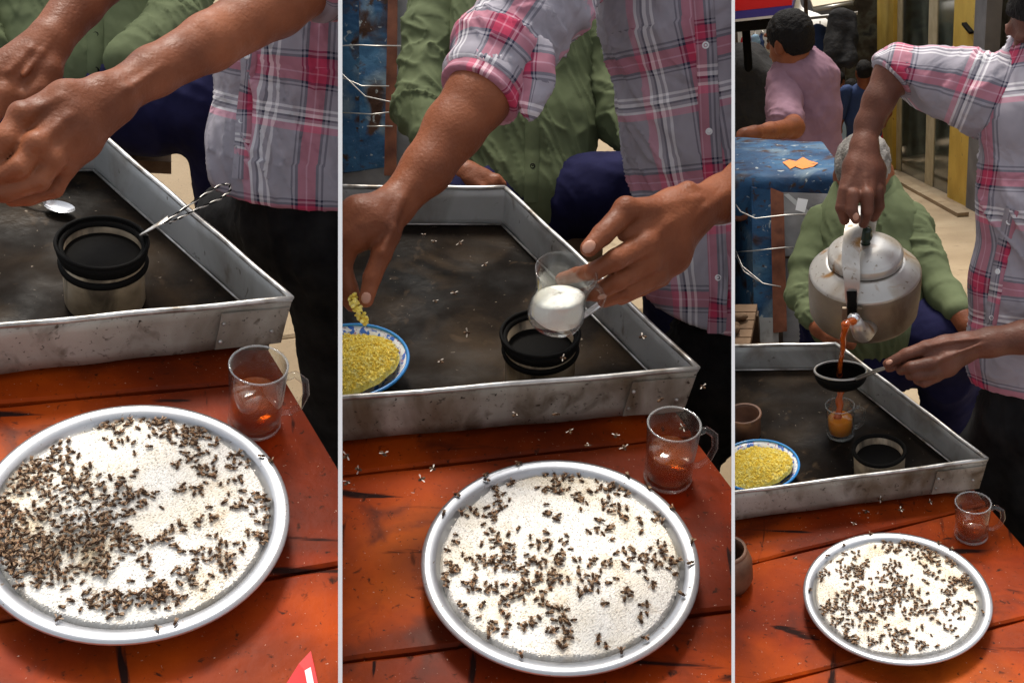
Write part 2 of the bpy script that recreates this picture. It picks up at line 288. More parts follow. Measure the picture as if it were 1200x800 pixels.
# ------------------------------------------------------------------ blended solids for bodies and clothes
class Sdf:
    def __init__(s, h=.006, k=.012): s.h = h; s.k = k; s.p = []; s.cuts = []
    def cone(s, a, b, ra, rb, k=None, w=None): s.p.append(('c', np.array(a, float), np.array(b, float), ra, rb, s.k if k is None else k, w)); return s
    def ell(s, c, r, R=None, k=None): s.p.append(('e', np.array(c, float), np.array(r, float), R, 0, s.k if k is None else k, None)); return s
    def chain(s, pts, k=None, w=None):
        for (a, ra), (b, rb) in zip(pts[:-1], pts[1:]): s.cone(a, b, ra, rb, k, w)
        return s
    def cut(s, p, n): s.cuts.append((np.array(p, float), np.array(n, float))); return s
    def build(s):
        h = s.h; los = []; his = []
        for t, a, b, ra, rb, k, w in s.p:
            pad = (max(ra, rb) * (w[1] if w else 1.) if t == 'c' else float(b.max())) + k + 3 * h
            if t == 'c': lo = np.minimum(a, b) - pad; hi = np.maximum(a, b) + pad
            else: lo = a - pad; hi = a + pad
            los.append(lo); his.append(hi)
        LO = np.min(los, 0) - 2 * h; HI = np.max(his, 0) + 2 * h; N = np.ceil((HI - LO) / h).astype(int) + 1
        fld = np.full(N, .5, np.float32)
        for (t, a, b, ra, rb, k, w), lo, hi in zip(s.p, los, his):
            i0 = np.maximum(((lo - LO) / h).astype(int), 0); i1 = np.minimum(((hi - LO) / h).astype(int) + 2, N)
            g = [np.arange(i0[i], i1[i], dtype=np.float32) * h + LO[i] for i in range(3)]
            X, Y, Z = g[0][:, None, None], g[1][None, :, None], g[2][None, None, :]
            if t == 'c':
                X, Y, Z = X - a[0], Y - a[1], Z - a[2]; d = b - a
                if w:
                    u = np.array(w[0], float); c = (1 / w[1] - 1); q = X * u[0] + Y * u[1] + Z * u[2]
                    X, Y, Z = X + c * q * u[0], Y + c * q * u[1], Z + c * q * u[2]; d = d + c * np.dot(d, u) * u
                tt = np.clip((X * d[0] + Y * d[1] + Z * d[2]) / max(np.dot(d, d), 1e-9), 0, 1)
                f = np.sqrt((X - tt * d[0]) ** 2 + (Y - tt * d[1]) ** 2 + (Z - tt * d[2]) ** 2) - (ra + (rb - ra) * tt)
            else:
                X, Y, Z = X - a[0], Y - a[1], Z - a[2]; R = ra
                if R is not None:
                    R = np.array(R); X, Y, Z = (R[0, 0] * X + R[1, 0] * Y + R[2, 0] * Z, R[0, 1] * X + R[1, 1] * Y + R[2, 1] * Z, R[0, 2] * X + R[1, 2] * Y + R[2, 2] * Z)
                f = (np.sqrt((X / b[0]) ** 2 + (Y / b[1]) ** 2 + (Z / b[2]) ** 2) - 1) * float(b.min())
            sl_ = tuple(slice(i0[i], i1[i]) for i in range(3)); o = fld[sl_]
            fld[sl_] = np.minimum(o, f) - (np.maximum(k - np.abs(o - f), 0) ** 2 / (4 * k) if k > 0 else 0)
        for p, n in s.cuts:
            g = [np.arange(N[i], dtype=np.float32) * h + LO[i] - p[i] for i in range(3)]
            fld = np.maximum(fld, g[0][:, None, None] * n[0] + g[1][None, :, None] * n[1] + g[2][None, None, :] * n[2])
        ins = fld < 0; c = np.zeros(N - 1, np.uint8)
        for dx in (0, 1):
            for dy in (0, 1):
                for dz in (0, 1): c += ins[dx:N[0] - 1 + dx, dy:N[1] - 1 + dy, dz:N[2] - 1 + dz]
        act = np.argwhere((c > 0) & (c < 8)); idx = np.full(N - 1, -1, np.int32); idx[tuple(act.T)] = np.arange(len(act))
        acc = np.zeros((len(act), 3)); cnt = np.zeros(len(act))
        corners = [(i, j, k) for i in (0, 1) for j in (0, 1) for k in (0, 1)]
        val = {q: fld[act[:, 0] + q[0], act[:, 1] + q[1], act[:, 2] + q[2]].astype(float) for q in corners}
        for q in corners:
            for ax in range(3):
                if q[ax] == 0:
                    r = list(q); r[ax] = 1; r = tuple(r); va, vb = val[q], val[r]; m = (va < 0) != (vb < 0)
                    t = np.where(m, va / np.where(m, va - vb, 1), 0); pt = np.tile(np.array(q, float), (len(act), 1)); pt[:, ax] = t
                    acc += pt * m[:, None]; cnt += m
        V = (act + acc / cnt[:, None]) * h + LO; Fq = []
        for ax in range(3):
            a1, a2 = (ax + 1) % 3, (ax + 2) % 3; n = list(N); sa = [slice(None)] * 3; sb = [slice(None)] * 3; sa[ax] = slice(0, n[ax] - 1); sb[ax] = slice(1, n[ax])
            ch = np.argwhere(ins[tuple(sa)] != ins[tuple(sb)]); ch = ch[(ch[:, a1] > 0) & (ch[:, a2] > 0)]
            e1 = np.zeros(3, int); e1[a1] = 1; e2 = np.zeros(3, int); e2[a2] = 1
            q = np.stack([idx[tuple((ch - e1 - e2).T)], idx[tuple((ch - e2).T)], idx[tuple(ch.T)], idx[tuple((ch - e1).T)]], 1)
            fl = ins[tuple(ch.T)]; q[~fl] = q[~fl][:, ::-1]; Fq.append(q)
        Fq = np.concatenate(Fq); Fq = Fq[(Fq >= 0).all(1)]
        return V, Fq
def normals(V, Fq):
    n = np.cross(V[Fq[:, 2]] - V[Fq[:, 0]], V[Fq[:, 3]] - V[Fq[:, 1]]); N = np.zeros_like(V)
    for i in range(4): np.add.at(N, Fq[:, i], n)
    return N / np.maximum(np.linalg.norm(N, axis=1), 1e-12)[:, None]
def relax(V, Fq, it=2):
    for _ in range(it):
        A = np.zeros_like(V); c = np.zeros(len(V))
        for i in range(4):
            np.add.at(A, Fq[:, i], V[Fq[:, (i + 1) % 4]] + V[Fq[:, (i + 3) % 4]]); np.add.at(c, Fq[:, i], 2)
        V = .5 * V + .5 * A / np.maximum(c, 1)[:, None]
    return V
def npmesh(name, sets, mats, uv=None):
    """sets of (V, quads) joined into one smooth mesh"""
    V = np.concatenate([a for a, b in sets]); off = 0; Fs = []
    for a, b in sets: Fs.append(b + off); off += len(a)
    Q = np.concatenate(Fs); me = bpy.data.meshes.new(name)
    me.vertices.add(len(V)); me.vertices.foreach_set('co', V.astype(np.float32).ravel()); me.loops.add(Q.size); me.loops.foreach_set('vertex_index', Q.astype(np.int32).ravel())
    me.polygons.add(len(Q)); me.polygons.foreach_set('loop_start', np.arange(0, Q.size, 4, dtype=np.int32)); me.polygons.foreach_set('use_smooth', np.ones(len(Q), bool))
    me.update(calc_edges=True)
    if uv is not None:
        a = me.attributes.new('cloth', 'FLOAT_VECTOR', 'POINT'); a.data.foreach_set('vector', np.asarray(uv, np.float32).ravel())
    for m in mats: me.materials.append(M[m])
    me.validate(); return me
def clothuv(V, chain, off=(0, 0), tilt=0.):
    """cloth coordinates: (arc round the limb, length along it)"""
    best = np.full(len(V), 9e9); U = np.zeros((len(V), 3)); s0 = 0.
    pts = [np.array(p, float) for p, r in chain]; rr = np.mean([r for p, r in chain]); ref = np.array((0, -1., .2))
    for i in range(len(pts) - 1):
        a, b = pts[i], pts[i + 1]; d = b - a; L = np.linalg.norm(d); d = d / L; t = (V - a) @ d
        lo = -9 if i == 0 else 0; hi = 9 if i == len(pts) - 2 else L
        q = a + np.clip(t, lo, hi)[:, None] * d; dist = np.linalg.norm(V - q, axis=1); m = dist < best
        e1 = ref - d * (ref @ d); e1 /= np.linalg.norm(e1); e2 = np.cross(d, e1); w = V - q
        ang = np.arctan2(w @ e2, w @ e1)
        U[m, 0] = (ang * rr + off[0] + tilt * (s0 + t))[m]; U[m, 1] = (s0 + t + off[1])[m]; best = np.where(m, dist, best); s0 += L
    return U
def cloth(bay, name, chain, mats, parent, h=.006, w=None, k=.03, fold=(.004, 38), fine=(.0016, 95), cuts=(), seed=1, uvoff=(0, 0), extra=(), ring=None, label=None):
    s = Sdf(h, k); s.chain(chain, w=w)
    for e in extra: s.chain(e[0], w=e[1] if len(e) > 1 else None)
    for p, n in cuts: s.cut(p, n)
    V, Q = s.build(); V = relax(V, Q, 1); N = normals(V, Q); uv = clothuv(V, chain, uvoff)
    P = V * np.array((1, 1, 1.)); ds = fold[0] * sn(P, fold[1], seed) + fine[0] * sn(P, fine[1], seed + 9)
    la, lb = (1., .32) if w is not None else (.5, 1.)
    U2 = np.stack([uv[:, 0] * la + uv[:, 1] * (.25 if w is not None else 0.), uv[:, 1] * lb + uv[:, 0] * .45, P[:, 2] * .1], 1)
    fm = 1.9 if w is not None else 1.5; rg = (1 - np.minimum(np.abs(sn(U2, fold[1] * fm, seed + 21, 4, .8)), 1)) ** 5; rg2 = (1 - np.minimum(np.abs(sn(U2, fold[1] * fm * 1.9, seed + 22, 4, .8)), 1)) ** 5
    msk = np.clip(.5 + .9 * sn(P, 9, seed + 23), 0, 1)
    ds = ds * .3 + (fold[0] * 1.5 * rg + fold[0] * .8 * rg2) * msk
    for cp, cn in cuts:
        ds = ds * np.clip(-((V - np.array(cp)) @ (np.array(cn) / np.linalg.norm(cn))) / .035, .12, 1)
    if ring: ds = ds + ring[0] * np.sin(uv[:, 1] * ring[1] + 2.2 * sn(P, 14, seed + 4)) * (.5 + .5 * sn(P, 11, seed + 5))
    V = V + N * ds[:, None]
    o = part(bay, name, npmesh(name, [(V, Q)], mats, uv), mats, parent, label=label)
    return o, V, Q
def bvh_of(*VQ):
    vs = []; fs = []; o = 0
    for V, Q in VQ: vs.extend(map(Vector, V)); fs.extend([tuple(int(i) + o for i in q) for q in Q]); o += len(V)
    return BVHTree.FromPolygons(vs, fs)
def hit(bay, bv, x, y):
    r = Vector(bay.ray(x, y)).normalized(); loc, n, i, dd = bv.ray_cast(Vector(bay.o), r); return (loc, n) if loc is not None else (None, None)

def head_prims(s, c, face, up=(0, 0, 1), sc=1.):
    """skull, jaw, nose, ears, neck"""
    c = np.array(c, float); f = np.array(face, float); f /= np.linalg.norm(f); u = np.array(up, float); u -= f * (u @ f); u /= np.linalg.norm(u); r = np.cross(f, u); R = np.stack([r, f, u], 1)
    L = lambda x, y, z: c + sc * (x * r + y * f + z * u)
    s.ell(L(0, -.012, .025), np.array((.073, .092, .085)) * sc, R); s.ell(L(0, .022, -.045), np.array((.056, .066, .065)) * sc, R)
    s.cone(L(0, .082, .015), L(0, .103, -.025), .008 * sc, .014 * sc, .012); s.cone(L(0, .070, -.088), L(0, .055, -.10), .02 * sc, .02 * sc)
    s.cone(L(-.02, .088, -.058), L(.02, .088, -.058), .008 * sc, .008 * sc, .006)
    for q in (-1, 1):
        s.ell(L(q * .077, -.01, -.01), np.array((.011, .02, .032)) * sc, R, .006); s.cone(L(q * .02, .088, .03), L(q * .045, .078, .032), .009 * sc, .008 * sc, .01)
    s.cone(L(0, -.02, -.05), L(0, -.035, -.17), .055 * sc, .06 * sc, .03)
    return L, R
def head_extras(bay, par, c, L, R, sc, hairmat, h=.006, low=-.03, cap=1.0):
    s = Sdf(h, .015); s.ell(L(0, -.014, .028), np.array((.0795, .0985, .0925)) * sc * cap, R); s.ell(L(0, -.05, -.005), np.array((.066, .052, .066)) * sc * cap, R)
    Ra = np.array(R); s.cut(L(0, .040, .012), Ra[:, 1] * .82 - Ra[:, 2] * .57); s.cut(L(0, 0, -.052), -Ra[:, 2])
    f = np.array(R)[:, 1]; V, Q = s.build(); V = relax(V, Q, 2); N = normals(V, Q); V = V + N * (.0022 * sn(V, 260, 3) + .002 * sn(V, 80, 4))[:, None]
    part(bay, 'hair', npmesh('hair', [(V, Q)], [hairmat]), [hairmat], par)
    for q in (-1, 1):
        part(bay, 'eye', MB().ell(L(q * .031, .072, .008), (.009 * sc,) * 3, 10, 6), 'bee1', par, True)
    
# ------------------------------------------------------------------ ground, paving, dividers
def slope3(y): return 0. if y < 3.3 else -.34 * (y - 3.3)
def ground(bay, sl=False):
    mb = MB(); ys = [-.6, .6, 3.3, 4.2, 6, 9, 14, 22] if sl else [-.6, .6, 3.3, 9, 22, 60]
    xs = [-14, -4, -1.5, 0, 1.5, 4, 14]; vs = [(x, y, slope3(y) if sl else 0.) for y in ys for x in xs]; n = len(xs)
    mb.add(vs, [(j * n + i, j * n + i + 1, (j + 1) * n + i + 1, (j + 1) * n + i) for j in range(len(ys) - 1) for i in range(n - 1)])
    g = part(bay, 'ground', mb, 'ground', kind='structure')
    data = []
    for v in range(4):
        a = .24; mm = MB(); jit = lambda: random.uniform(-.006, .006)
        p = [(-a + jit(), -a + jit(), -.02), (a + jit(), -a + jit(), -.02), (a + jit(), a + jit(), -.02), (-a + jit(), a + jit(), -.02)]
        e = .008; q = [(x * (1 - e / a), y * (1 - e / a), .008) for x, y, z in p]; mid = [(x, y, .003) for x, y, z in p]
        mm.add(p + mid + q, [(3, 2, 1, 0), (8, 9, 10, 11)] + [(i, (i + 1) % 4, 4 + (i + 1) % 4, 4 + i) for i in range(4)] + [(4 + i, 4 + (i + 1) % 4, 8 + (i + 1) % 4, 8 + i) for i in range(4)])
        data.append(mm.data('paving_slab', [M['ground']]))
    th = math.radians(12); c, s_ = math.cos(th), math.sin(th)
    for i in range(-2, 4):
        for j in range(0, 5):
            x, y = i * .487, 1.2 + j * .487; X, Y = c * x - s_ * y + .25, s_ * x + c * y
            if Y > 3.0: continue
            o = bpy.data.objects.new('paving_slab', random.choice(data)); COL.objects.link(o); o.parent = g
            o.matrix_basis = Matrix.Translation((X, Y, random.uniform(-.002, .002))) @ Matrix.Rotation(th + random.choice((0, math.pi / 2, math.pi)), 4, 'Z'); ALL.append((o, bay))
    return g
ground(B1); ground(B2); ground(B3, True)

def wpt(x, y, d):      # world point at camera depth d
    return CAMW @ Vector(((x - 600) / F * d, -(y - 400) / F * d, -d))
PLANES = []
class WB: M = Matrix.Identity(4)
for x0, x1, far, lab in ((396.2, 401.2, 4.2, 'tall thin white board dividing the spoon stall from the glass of sugar stall'), (857.2, 861.2, 14., 'long thin white board dividing the glass of sugar stall from the kettle stall')):
    xc = (x0 + x1) / 2; d0 = 1.03
    a, b, c_, e = wpt(xc, -60, d0), wpt(xc, 900, d0), wpt(xc, 900, far * .5), wpt(xc, -60, far)
    nrm = (b - a).cross(e - a).normalized(); nrm = nrm if nrm.x > 0 else -nrm
    t = (x1 - x0) / F * d0 / 2 * math.cos(math.atan((xc - 600) / F))
    c_ = wpt(xc, 820, 2.6); c2 = wpt(xc, 330, far)
    poly = [a, b, c_, c2, e]; mb = MB(); n = len(poly)
    mb.add([p - nrm * t for p in poly] + [p + nrm * t for p in poly], [tuple(range(n))[::-1], tuple(range(n, 2 * n))] + [(i, (i + 1) % n, n + (i + 1) % n, n + i) for i in range(n)])
    me = mb.data('divider_board', [M['white']]); o = bpy.data.objects.new('divider_board', me); COL.objects.link(o); o['label'] = lab; o['category'] = 'divider'; o['group'] = 'white boards between the stalls'
    PLANES.append((wpt(xc, 400, 1.), nrm))

# ------------------------------------------------------------------ table, tray, plate, sugar
ZT = .75
def A(*p): return np.array(p, float)
def isect(p, u, q, w):       # 2-D line intersection
    d = u[0] * w[1] - u[1] * w[0]; t = ((q[0] - p[0]) * w[1] - (q[1] - p[1]) * w[0]) / d; return A(p[0] + u[0] * t, p[1] + u[1] * t)
def table(bay, edge, seam1, seam2, label):
    e0, e1 = bay.z(*edge[0], ZT)[:2], bay.z(*edge[1], ZT)[:2]; a, b = bay.z(*seam1[0], ZT)[:2], bay.z(*seam1[1], ZT)[:2]
    u = (b - a) / np.linalg.norm(b - a); n = A(-u[1], u[0]); c = bay.z(*seam2[0], ZT)[:2]
    v2 = float((c - a) @ n); ed = e1 - e0
    offs = [v2 * 2.9, v2 * 1.95, v2, 0., .2, .4]
    R = isect(a, u, e0, ed); mid = R - u * .8
    t = thing(bay, 'painted_table', label, 'table', (mid[0], mid[1], 0))
    LFT = 1.45
    for i in range(len(offs) - 1):
        v0, v1 = offs[i] + .0018, offs[i + 1] - .0018; z1 = ZT + random.uniform(-.0012, .0006); z0 = ZT - .032
        p0, p1 = a + n * v0, a + n * v1; r0, r1 = isect(p0, u, e0, ed), isect(p1, u, e0, ed); l0, l1 = r0 - u * LFT, r1 - u * LFT
        q = [l0, r0, r1, l1]; cen = sum(q) / 4; mb = MB(); e = .0035
        ns = 26; mb2 = MB()
        # plank as a ruled strip: worn wavy long edges
        top = []; lowv = []
        for k in range(ns + 1):
            f = k / ns
            for (l, r, sg) in ((l0, r0, 1), (l1, r1, -1)):
                w = l + (r - l) * f + n * sg * (.0012 * math.sin(k * 1.9 + i) + .0012 * random.random())
                lowv.append((w[0], w[1], z0)); lowv.append((w[0], w[1], z1 - e)); w2 = w + n * sg * e * 1.2; lowv.append((w2[0], w2[1], z1))
        fs = []
        for k in range(ns):
            o = k * 6; m = o + 6
            fs += [(o + 2, m + 2, m + 5, o + 5), (o + 1, m + 1, m + 2, o + 2), (o, m, m + 1, o + 1), (o + 5, m + 5, m + 4, o + 4), (o + 4, m + 4, m + 3, o + 3), (o + 3, m + 3, m, o)]
        fs += [(0, 1, 2, 5, 4, 3), tuple(ns * 6 + j for j in (3, 4, 5, 2, 1, 0))]
        mb.add(lowv, fs); part(bay, 'plank', mb, 'paint', t)
    for f, v in ((.08, offs[0] + .08), (.08, .33), (1.3, offs[0] + .08), (1.3, .33)):
        p = isect(a + n * v, u, e0, ed) - u * f
        part(bay, 'leg', MB().box((-.03, -.03, 0), (.03, .03, ZT - .034), 0, Matrix.Identity(3), (p[0], p[1], 0)), 'darkwood', t)
    for v in (offs[0] + .08, .33):
        r = isect(a + n * v, u, e0, ed); Rm = Matrix(((u[0], n[0], 0), (u[1], n[1], 0), (0, 0, 1)))
        part(bay, 'apron', MB().box((-1.3, -.012, -.10), (-.08, .012, -.036), 0, Rm, (r[0], r[1], ZT)), 'darkwood', t)
    return u, n

def tray(bay, rim, label, zb=.764):
    """rim: pixels of FL, FR, BR, BL corners"""
    zr = ZT + .108 * bay.s; P = [bay.z(*q, zr) for q in rim]; cen = sum(P) / 4
    t = thing(bay, 'metal_tray', label, 'tray', (cen[0], cen[1], zb))
    Q = [A(p[0] + (cen[0] - p[0]) * .025, p[1] + (cen[1] - p[1]) * .025, zb) for p in P]
    th = .0018
    for i in range(4):
        p, q, a, b = P[i], P[(i + 1) % 4], Q[i], Q[(i + 1) % 4]; nn = np.cross(q - p, a - p); nn = nn / np.linalg.norm(nn)
        if nn @ (cen - p) < 0: nn = -nn
        ns = 24; mb = MB(); vs = []
        for k in range(ns + 1):
            f = k / ns
            for j in range(5):
                g = j / 4; base = (p + (q - p) * f) * (1 - g) + (a + (b - a) * f) * g; bow = .0025 * math.sin(f * 9 + i * 2) * math.sin(g * 3.1) + .0012 * math.sin(f * 31 + i)
                vs += [base + nn * (bow + th), base + nn * (bow - th)]
        st = 10; fs = []
        for k in range(ns):
            for j in range(4):
                o = k * st + j * 2; fs += [(o, o + 2, o + st + 2, o + st), (o + 1, o + st + 1, o + st + 3, o + 3)]
            o = k * st; fs += [(o, o + st, o + st + 1, o + 1), (o + 8, o + 9, o + st + 9, o + st + 8)]
        mb.add(vs, fs); part(bay, 'wall_panel', mb, 'galv_dirty' if i == 0 else 'galv', t, True)
        path = [p + (q - p) * (k / ns) + A(0, 0, .0008 * math.sin(k * .9 + i)) for k in range(ns + 1)]
        part(bay, 'rolled_rim', MB().tube(path, .0042, 8), 'rim', t, True)
    # floor sheet with slight buckles
    mb = MB(); n = 26; vs = []
    for i in range(n + 1):
        for j in range(n + 1):
            f, g = i / n, j / n; b = (Q[0] * (1 - f) + Q[1] * f) * (1 - g) + (Q[3] * (1 - f) + Q[2] * f) * g
            vs.append((b[0], b[1], zb + .008 + .0015 * math.sin(f * 7 + 1) * math.sin(g * 6)))
    mb.add(vs, [(j * (n + 1) + i, (j + 1) * (n + 1) + i, (j + 1) * (n + 1) + i + 1, j * (n + 1) + i + 1) for j in range(n) for i in range(n)])
    part(bay, 'floor_sheet', mb, 'grime', t, True)
    for k in range(4):
        a, b = Q[k], Q[(k + 1) % 4]; i1, i2 = a + (cen - a) * .012, b + (cen - b) * .012
        part(bay, 'seam', MB().tube([A(i1[0], i1[1], zb + .011), A(i2[0], i2[1], zb + .011)], .0022, 6), 'rim', t, True)
    for k in range(4):
        a = Q[k] + (cen - Q[k]) * .1
        part(bay, 'foot', MB().box((a[0] - .02, a[1] - .02, ZT + .001), (a[0] + .02, a[1] + .02, zb + .005)), 'tin', t)
    # corner patch on the front wall
    fr, ft = P[1], P[0]; d = (ft - fr) / np.linalg.norm(ft - fr); nn = A(d[1], -d[0], 0); nn = nn if nn[1] < 0 else -nn
    w = lambda s_, z: (P[1] + d * s_) * (1 - (zr - z) / (zr - zb)) + (Q[1] + d * s_) * ((zr - z) / (zr - zb))
    mb = MB(); c4 = [w(.002, zb + .004), w(.095, zb + .004), w(.095, zr - .012), w(.002, zr - .012)]
    mb.hexa([tuple(q + nn * .0035) for q in c4] + [tuple(q + nn * .0058) for q in c4]); part(bay, 'corner_patch', mb, 'galv_dirty', t)
    for s_, z in ((.09, zb + .02), (.09, zr - .03), (.02, zb + .03)):
        q = w(s_, z) + nn * .0065; part(bay, 'rivet', MB().ell(q, (.003, .003, .003), 8, 5), 'rim', t, True)
    return P, Q

SUGR = .166
def sugar_h(x, y, ph, s=1.):
    x, y = x / s, y / s; r = math.hypot(x, y) / SUGR
    return s * (.0385 + .013 * (1 - r * r) + .0022 * math.sin(x * 31 + ph) * math.cos(y * 27 + ph * 2) + .0014 * math.sin(x * 75 + y * 50 + ph))
def plate(bay, px, py, label, slabel, ph):
    s = bay.s; SR = SUGR * s; c = bay.z(px, py, ZT + .042 * s); c = A(c[0], c[1], ZT)
    prof = [(0, .003), (.10, .003), (.128, .006), (.15, .014), (.163, .028), (.169, .038), (.1715, .0405), (.183, .0435), (.1885, .0425), (.1905, .0395), (.1895, .037), (.187, .0378), (.1835, .0395), (.173, .037), (.166, .027), (.153, .012), (.130, .0015), (.10, -.0), (0, 0)]
    prof = [(r * s, (z + .002) * s) for r, z in prof]
    t = part(bay, 'steel_plate', MB().lathe(prof, 96, 0, c), 'plate', None, True, label, 'plate')
    n = 190; mb = MB(); g = np.linspace(-SR, SR, n); vs = []; ok = {}
    rs = np.random.RandomState(int(ph * 10)); nz = rs.rand(n, n)
    for i in range(n):
        for j in range(n):
            x, y = g[i], g[j]
            if x * x + y * y < SR * SR:
                ok[i, j] = len(vs); r = math.hypot(x, y) / SR
                vs.append((c[0] + x, c[1] + y, ZT + sugar_h(x, y, ph, s) + (nz[i, j] - .5) * .0013 - .02 * max(0, r - .965) / .035 * .5))
    fs = [(ok[i, j], ok[i + 1, j], ok[i + 1, j + 1], ok[i, j + 1]) for i in range(n - 1) for j in range(n - 1) if (i, j) in ok and (i + 1, j) in ok and (i + 1, j + 1) in ok and (i, j + 1) in ok]
    mb.add(vs, fs)
    for _ in range(2400):
        a_ = rs.rand() * 6.283; q_ = SR * .985 * math.sqrt(rs.rand()); x, y = q_ * math.cos(a_), q_ * math.sin(a_); w_ = (.0004 + .0006 * rs.rand() ** 2) * s; Rg_ = Matrix.Rotation(rs.rand() * 6.28, 3, 'Z') @ Matrix.Rotation(rs.rand() * 2, 3, 'X')
        mb.box((-w_, -w_, -w_), (w_, w_, w_), 0, Rg_, (c[0] + x, c[1] + y, ZT + sugar_h(x, y, ph, s) + .0006))
    part(bay, 'sugar', mb, 'sugar', None, False, slabel, 'sugar', kind='stuff')
    return c

# --- bees
def bee_mesh(kind, wings='wing', spread=.35):
    mb = MB(); body = {0: (0, 1), 1: (1, 0), 2: (0, 2), 3: (1, 2)}[kind]
    R = Matrix.Rotation(.12, 3, 'Y')
    mb.ell((-.25, 0, .17), (.30, .205, .17), 7, 5, body[0], R); mb.ell((-.12, 0, .19), (.10, .22, .185), 7, 4, body[1], R)
    mb.ell((.15, 0, .21), (.185, .215, .19), 7, 4, 0); mb.ell((.38, 0, .18), (.105, .165, .14), 7, 4, 0)
    for s in (-1, 1):
        L, a = .62, math.pi - s * spread; ux, uy = math.cos(a), math.sin(a); b = A(.12, s * .07, .33)
        pts = [b]; 
        for f, w in ((.35, .09), (.75, .15), (1., .07)): pts.append(b + A(ux * L * f - uy * w * s, uy * L * f + ux * w * s, .05 * f))
        for f, w in ((1., -.06), (.6, -.07), (.3, -.03)): pts.append(b + A(ux * L * f - uy * w * s, uy * L * f + ux * w * s, .05 * f))
        mb.add(pts, [tuple(range(len(pts)))], 3)
        for k, xx in enumerate((.24, .13, .02)):
            e = [(.02 + xx, s * .1, .16), (xx + (.12, 0, -.14)[k], s * .27, .2), (xx + (.2, 0, -.24)[k], s * .36, .0)]
            mb.tube(e, [.022, .018, .012], 3, 0, False)
        mb.tube([(.44, s * .05, .22), (.56, s * .12, .27), (.66, s * .16, .2)], .012, 3, 0, False)
    return mb.data('bee', [M['bee1'], M['bee2'], M['beeo'], M[wings]], True)
BEES = [bee_mesh(0), bee_mesh(1, spread=.5), bee_mesh(0, spread=.15), bee_mesh(1, spread=.75), bee_mesh(2, spread=.6), bee_mesh(0, spread=1.05)]
FLY = bee_mesh(1, 'wingpale', 1.35)
def bees(bay, c, ph, clusters, f, off, size, mult, n_single, lab, grp, stufflab, rim=()):
    """clusters in enlarged-view pixels: (x, y, n[, sx, sy]); f, off bring them back to the photograph"""
    rs = random.Random(int(ph * 100)); pos = []; S = bay.s; SR = SUGR * S; size = size * S
    def put(x, y, tries):
        p = bay.z(off[0] + f * x, off[1] + f * y, ZT + .047 * S); return p[0] - c[0], p[1] - c[1]
    for q in clusters:
        x, y, n = q[:3]; sx, sy = (q[3], q[4]) if len(q) > 4 else (15, 13)
        for _ in range(max(1, int(round(n * mult)))):
            for tr in range(12):
                X, Y = put(rs.gauss(x, sx), rs.gauss(y, sy), tr)
                if math.hypot(X, Y) < SR * .985 and all((X - a) ** 2 + (Y - b) ** 2 > (size * (.52 - .03 * tr)) ** 2 for a, b, _ in pos): pos.append((X, Y, 0)); break
    mats = []
    for X, Y, _ in pos:
        near = sum((X - a) ** 2 + (Y - b) ** 2 < (size * .8) ** 2 for a, b, _ in pos) - 1
        z = ZT + sugar_h(X, Y, ph, S) + rs.uniform(0, .0012) + min(near, 4) * rs.random() * .0009
        Mx = Matrix.Translation((c[0] + X, c[1] + Y, z)) @ Matrix.Rotation(rs.uniform(0, 6.283), 4, 'Z') @ Matrix.Rotation(rs.gauss(0, .16), 4, 'Y') @ Matrix.Rotation(rs.gauss(0, .2), 4, 'X') @ Matrix.Scale(size * rs.uniform(.74, 1.18), 4)
        mats.append((near, Mx, rs.choice(BEES)))
    for x, y in rim:
        p = bay.z(off[0] + f * x, off[1] + f * y, ZT + .045 * S); d = A(p[0] - c[0], p[1] - c[1]); rr = np.linalg.norm(d); d = d / rr * min(max(rr, .172 * S), .186 * S)
        mats.append((-1, Matrix.Translation((c[0] + d[0], c[1] + d[1], ZT + .0462 * S)) @ Matrix.Rotation(rs.uniform(0, 6.28), 4, 'Z') @ Matrix.Scale(size, 4), rs.choice(BEES)))
    mats.sort(key=lambda q: (q[0], -q[1].translation.z))
    for near, Mx, me in mats[:n_single]:
        o = bpy.data.objects.new('bee', me); COL.objects.link(o); o.matrix_world = bay.M @ Mx; o['label'] = lab; o['category'] = 'bee'; o['group'] = grp; ALL.append((o, bay))
    rest = mats[n_single:]
    if rest:
        Vs = []; Fs = []; Mi = []
        for near, Mx, me in rest:
            b = len(Vs); Vs.extend([Mx @ v.co for v in me.vertices]); Fs.extend([tuple(b + i for i in p.vertices) for p in me.polygons]); Mi.extend([p.material_index for p in me.polygons])
        me = bpy.data.meshes.new('bee_swarm'); me.from_pydata(Vs, [], Fs)
        for m in ('bee1', 'bee2', 'beeo', 'wing'): me.materials.append(M[m])
        me.polygons.foreach_set('material_index', Mi); me.polygons.foreach_set('use_smooth', [True] * len(Fs))
        part(bay, 'bee_swarm', me, [], None, label=stufflab, cat='bees', kind='stuff')
    return len(mats)

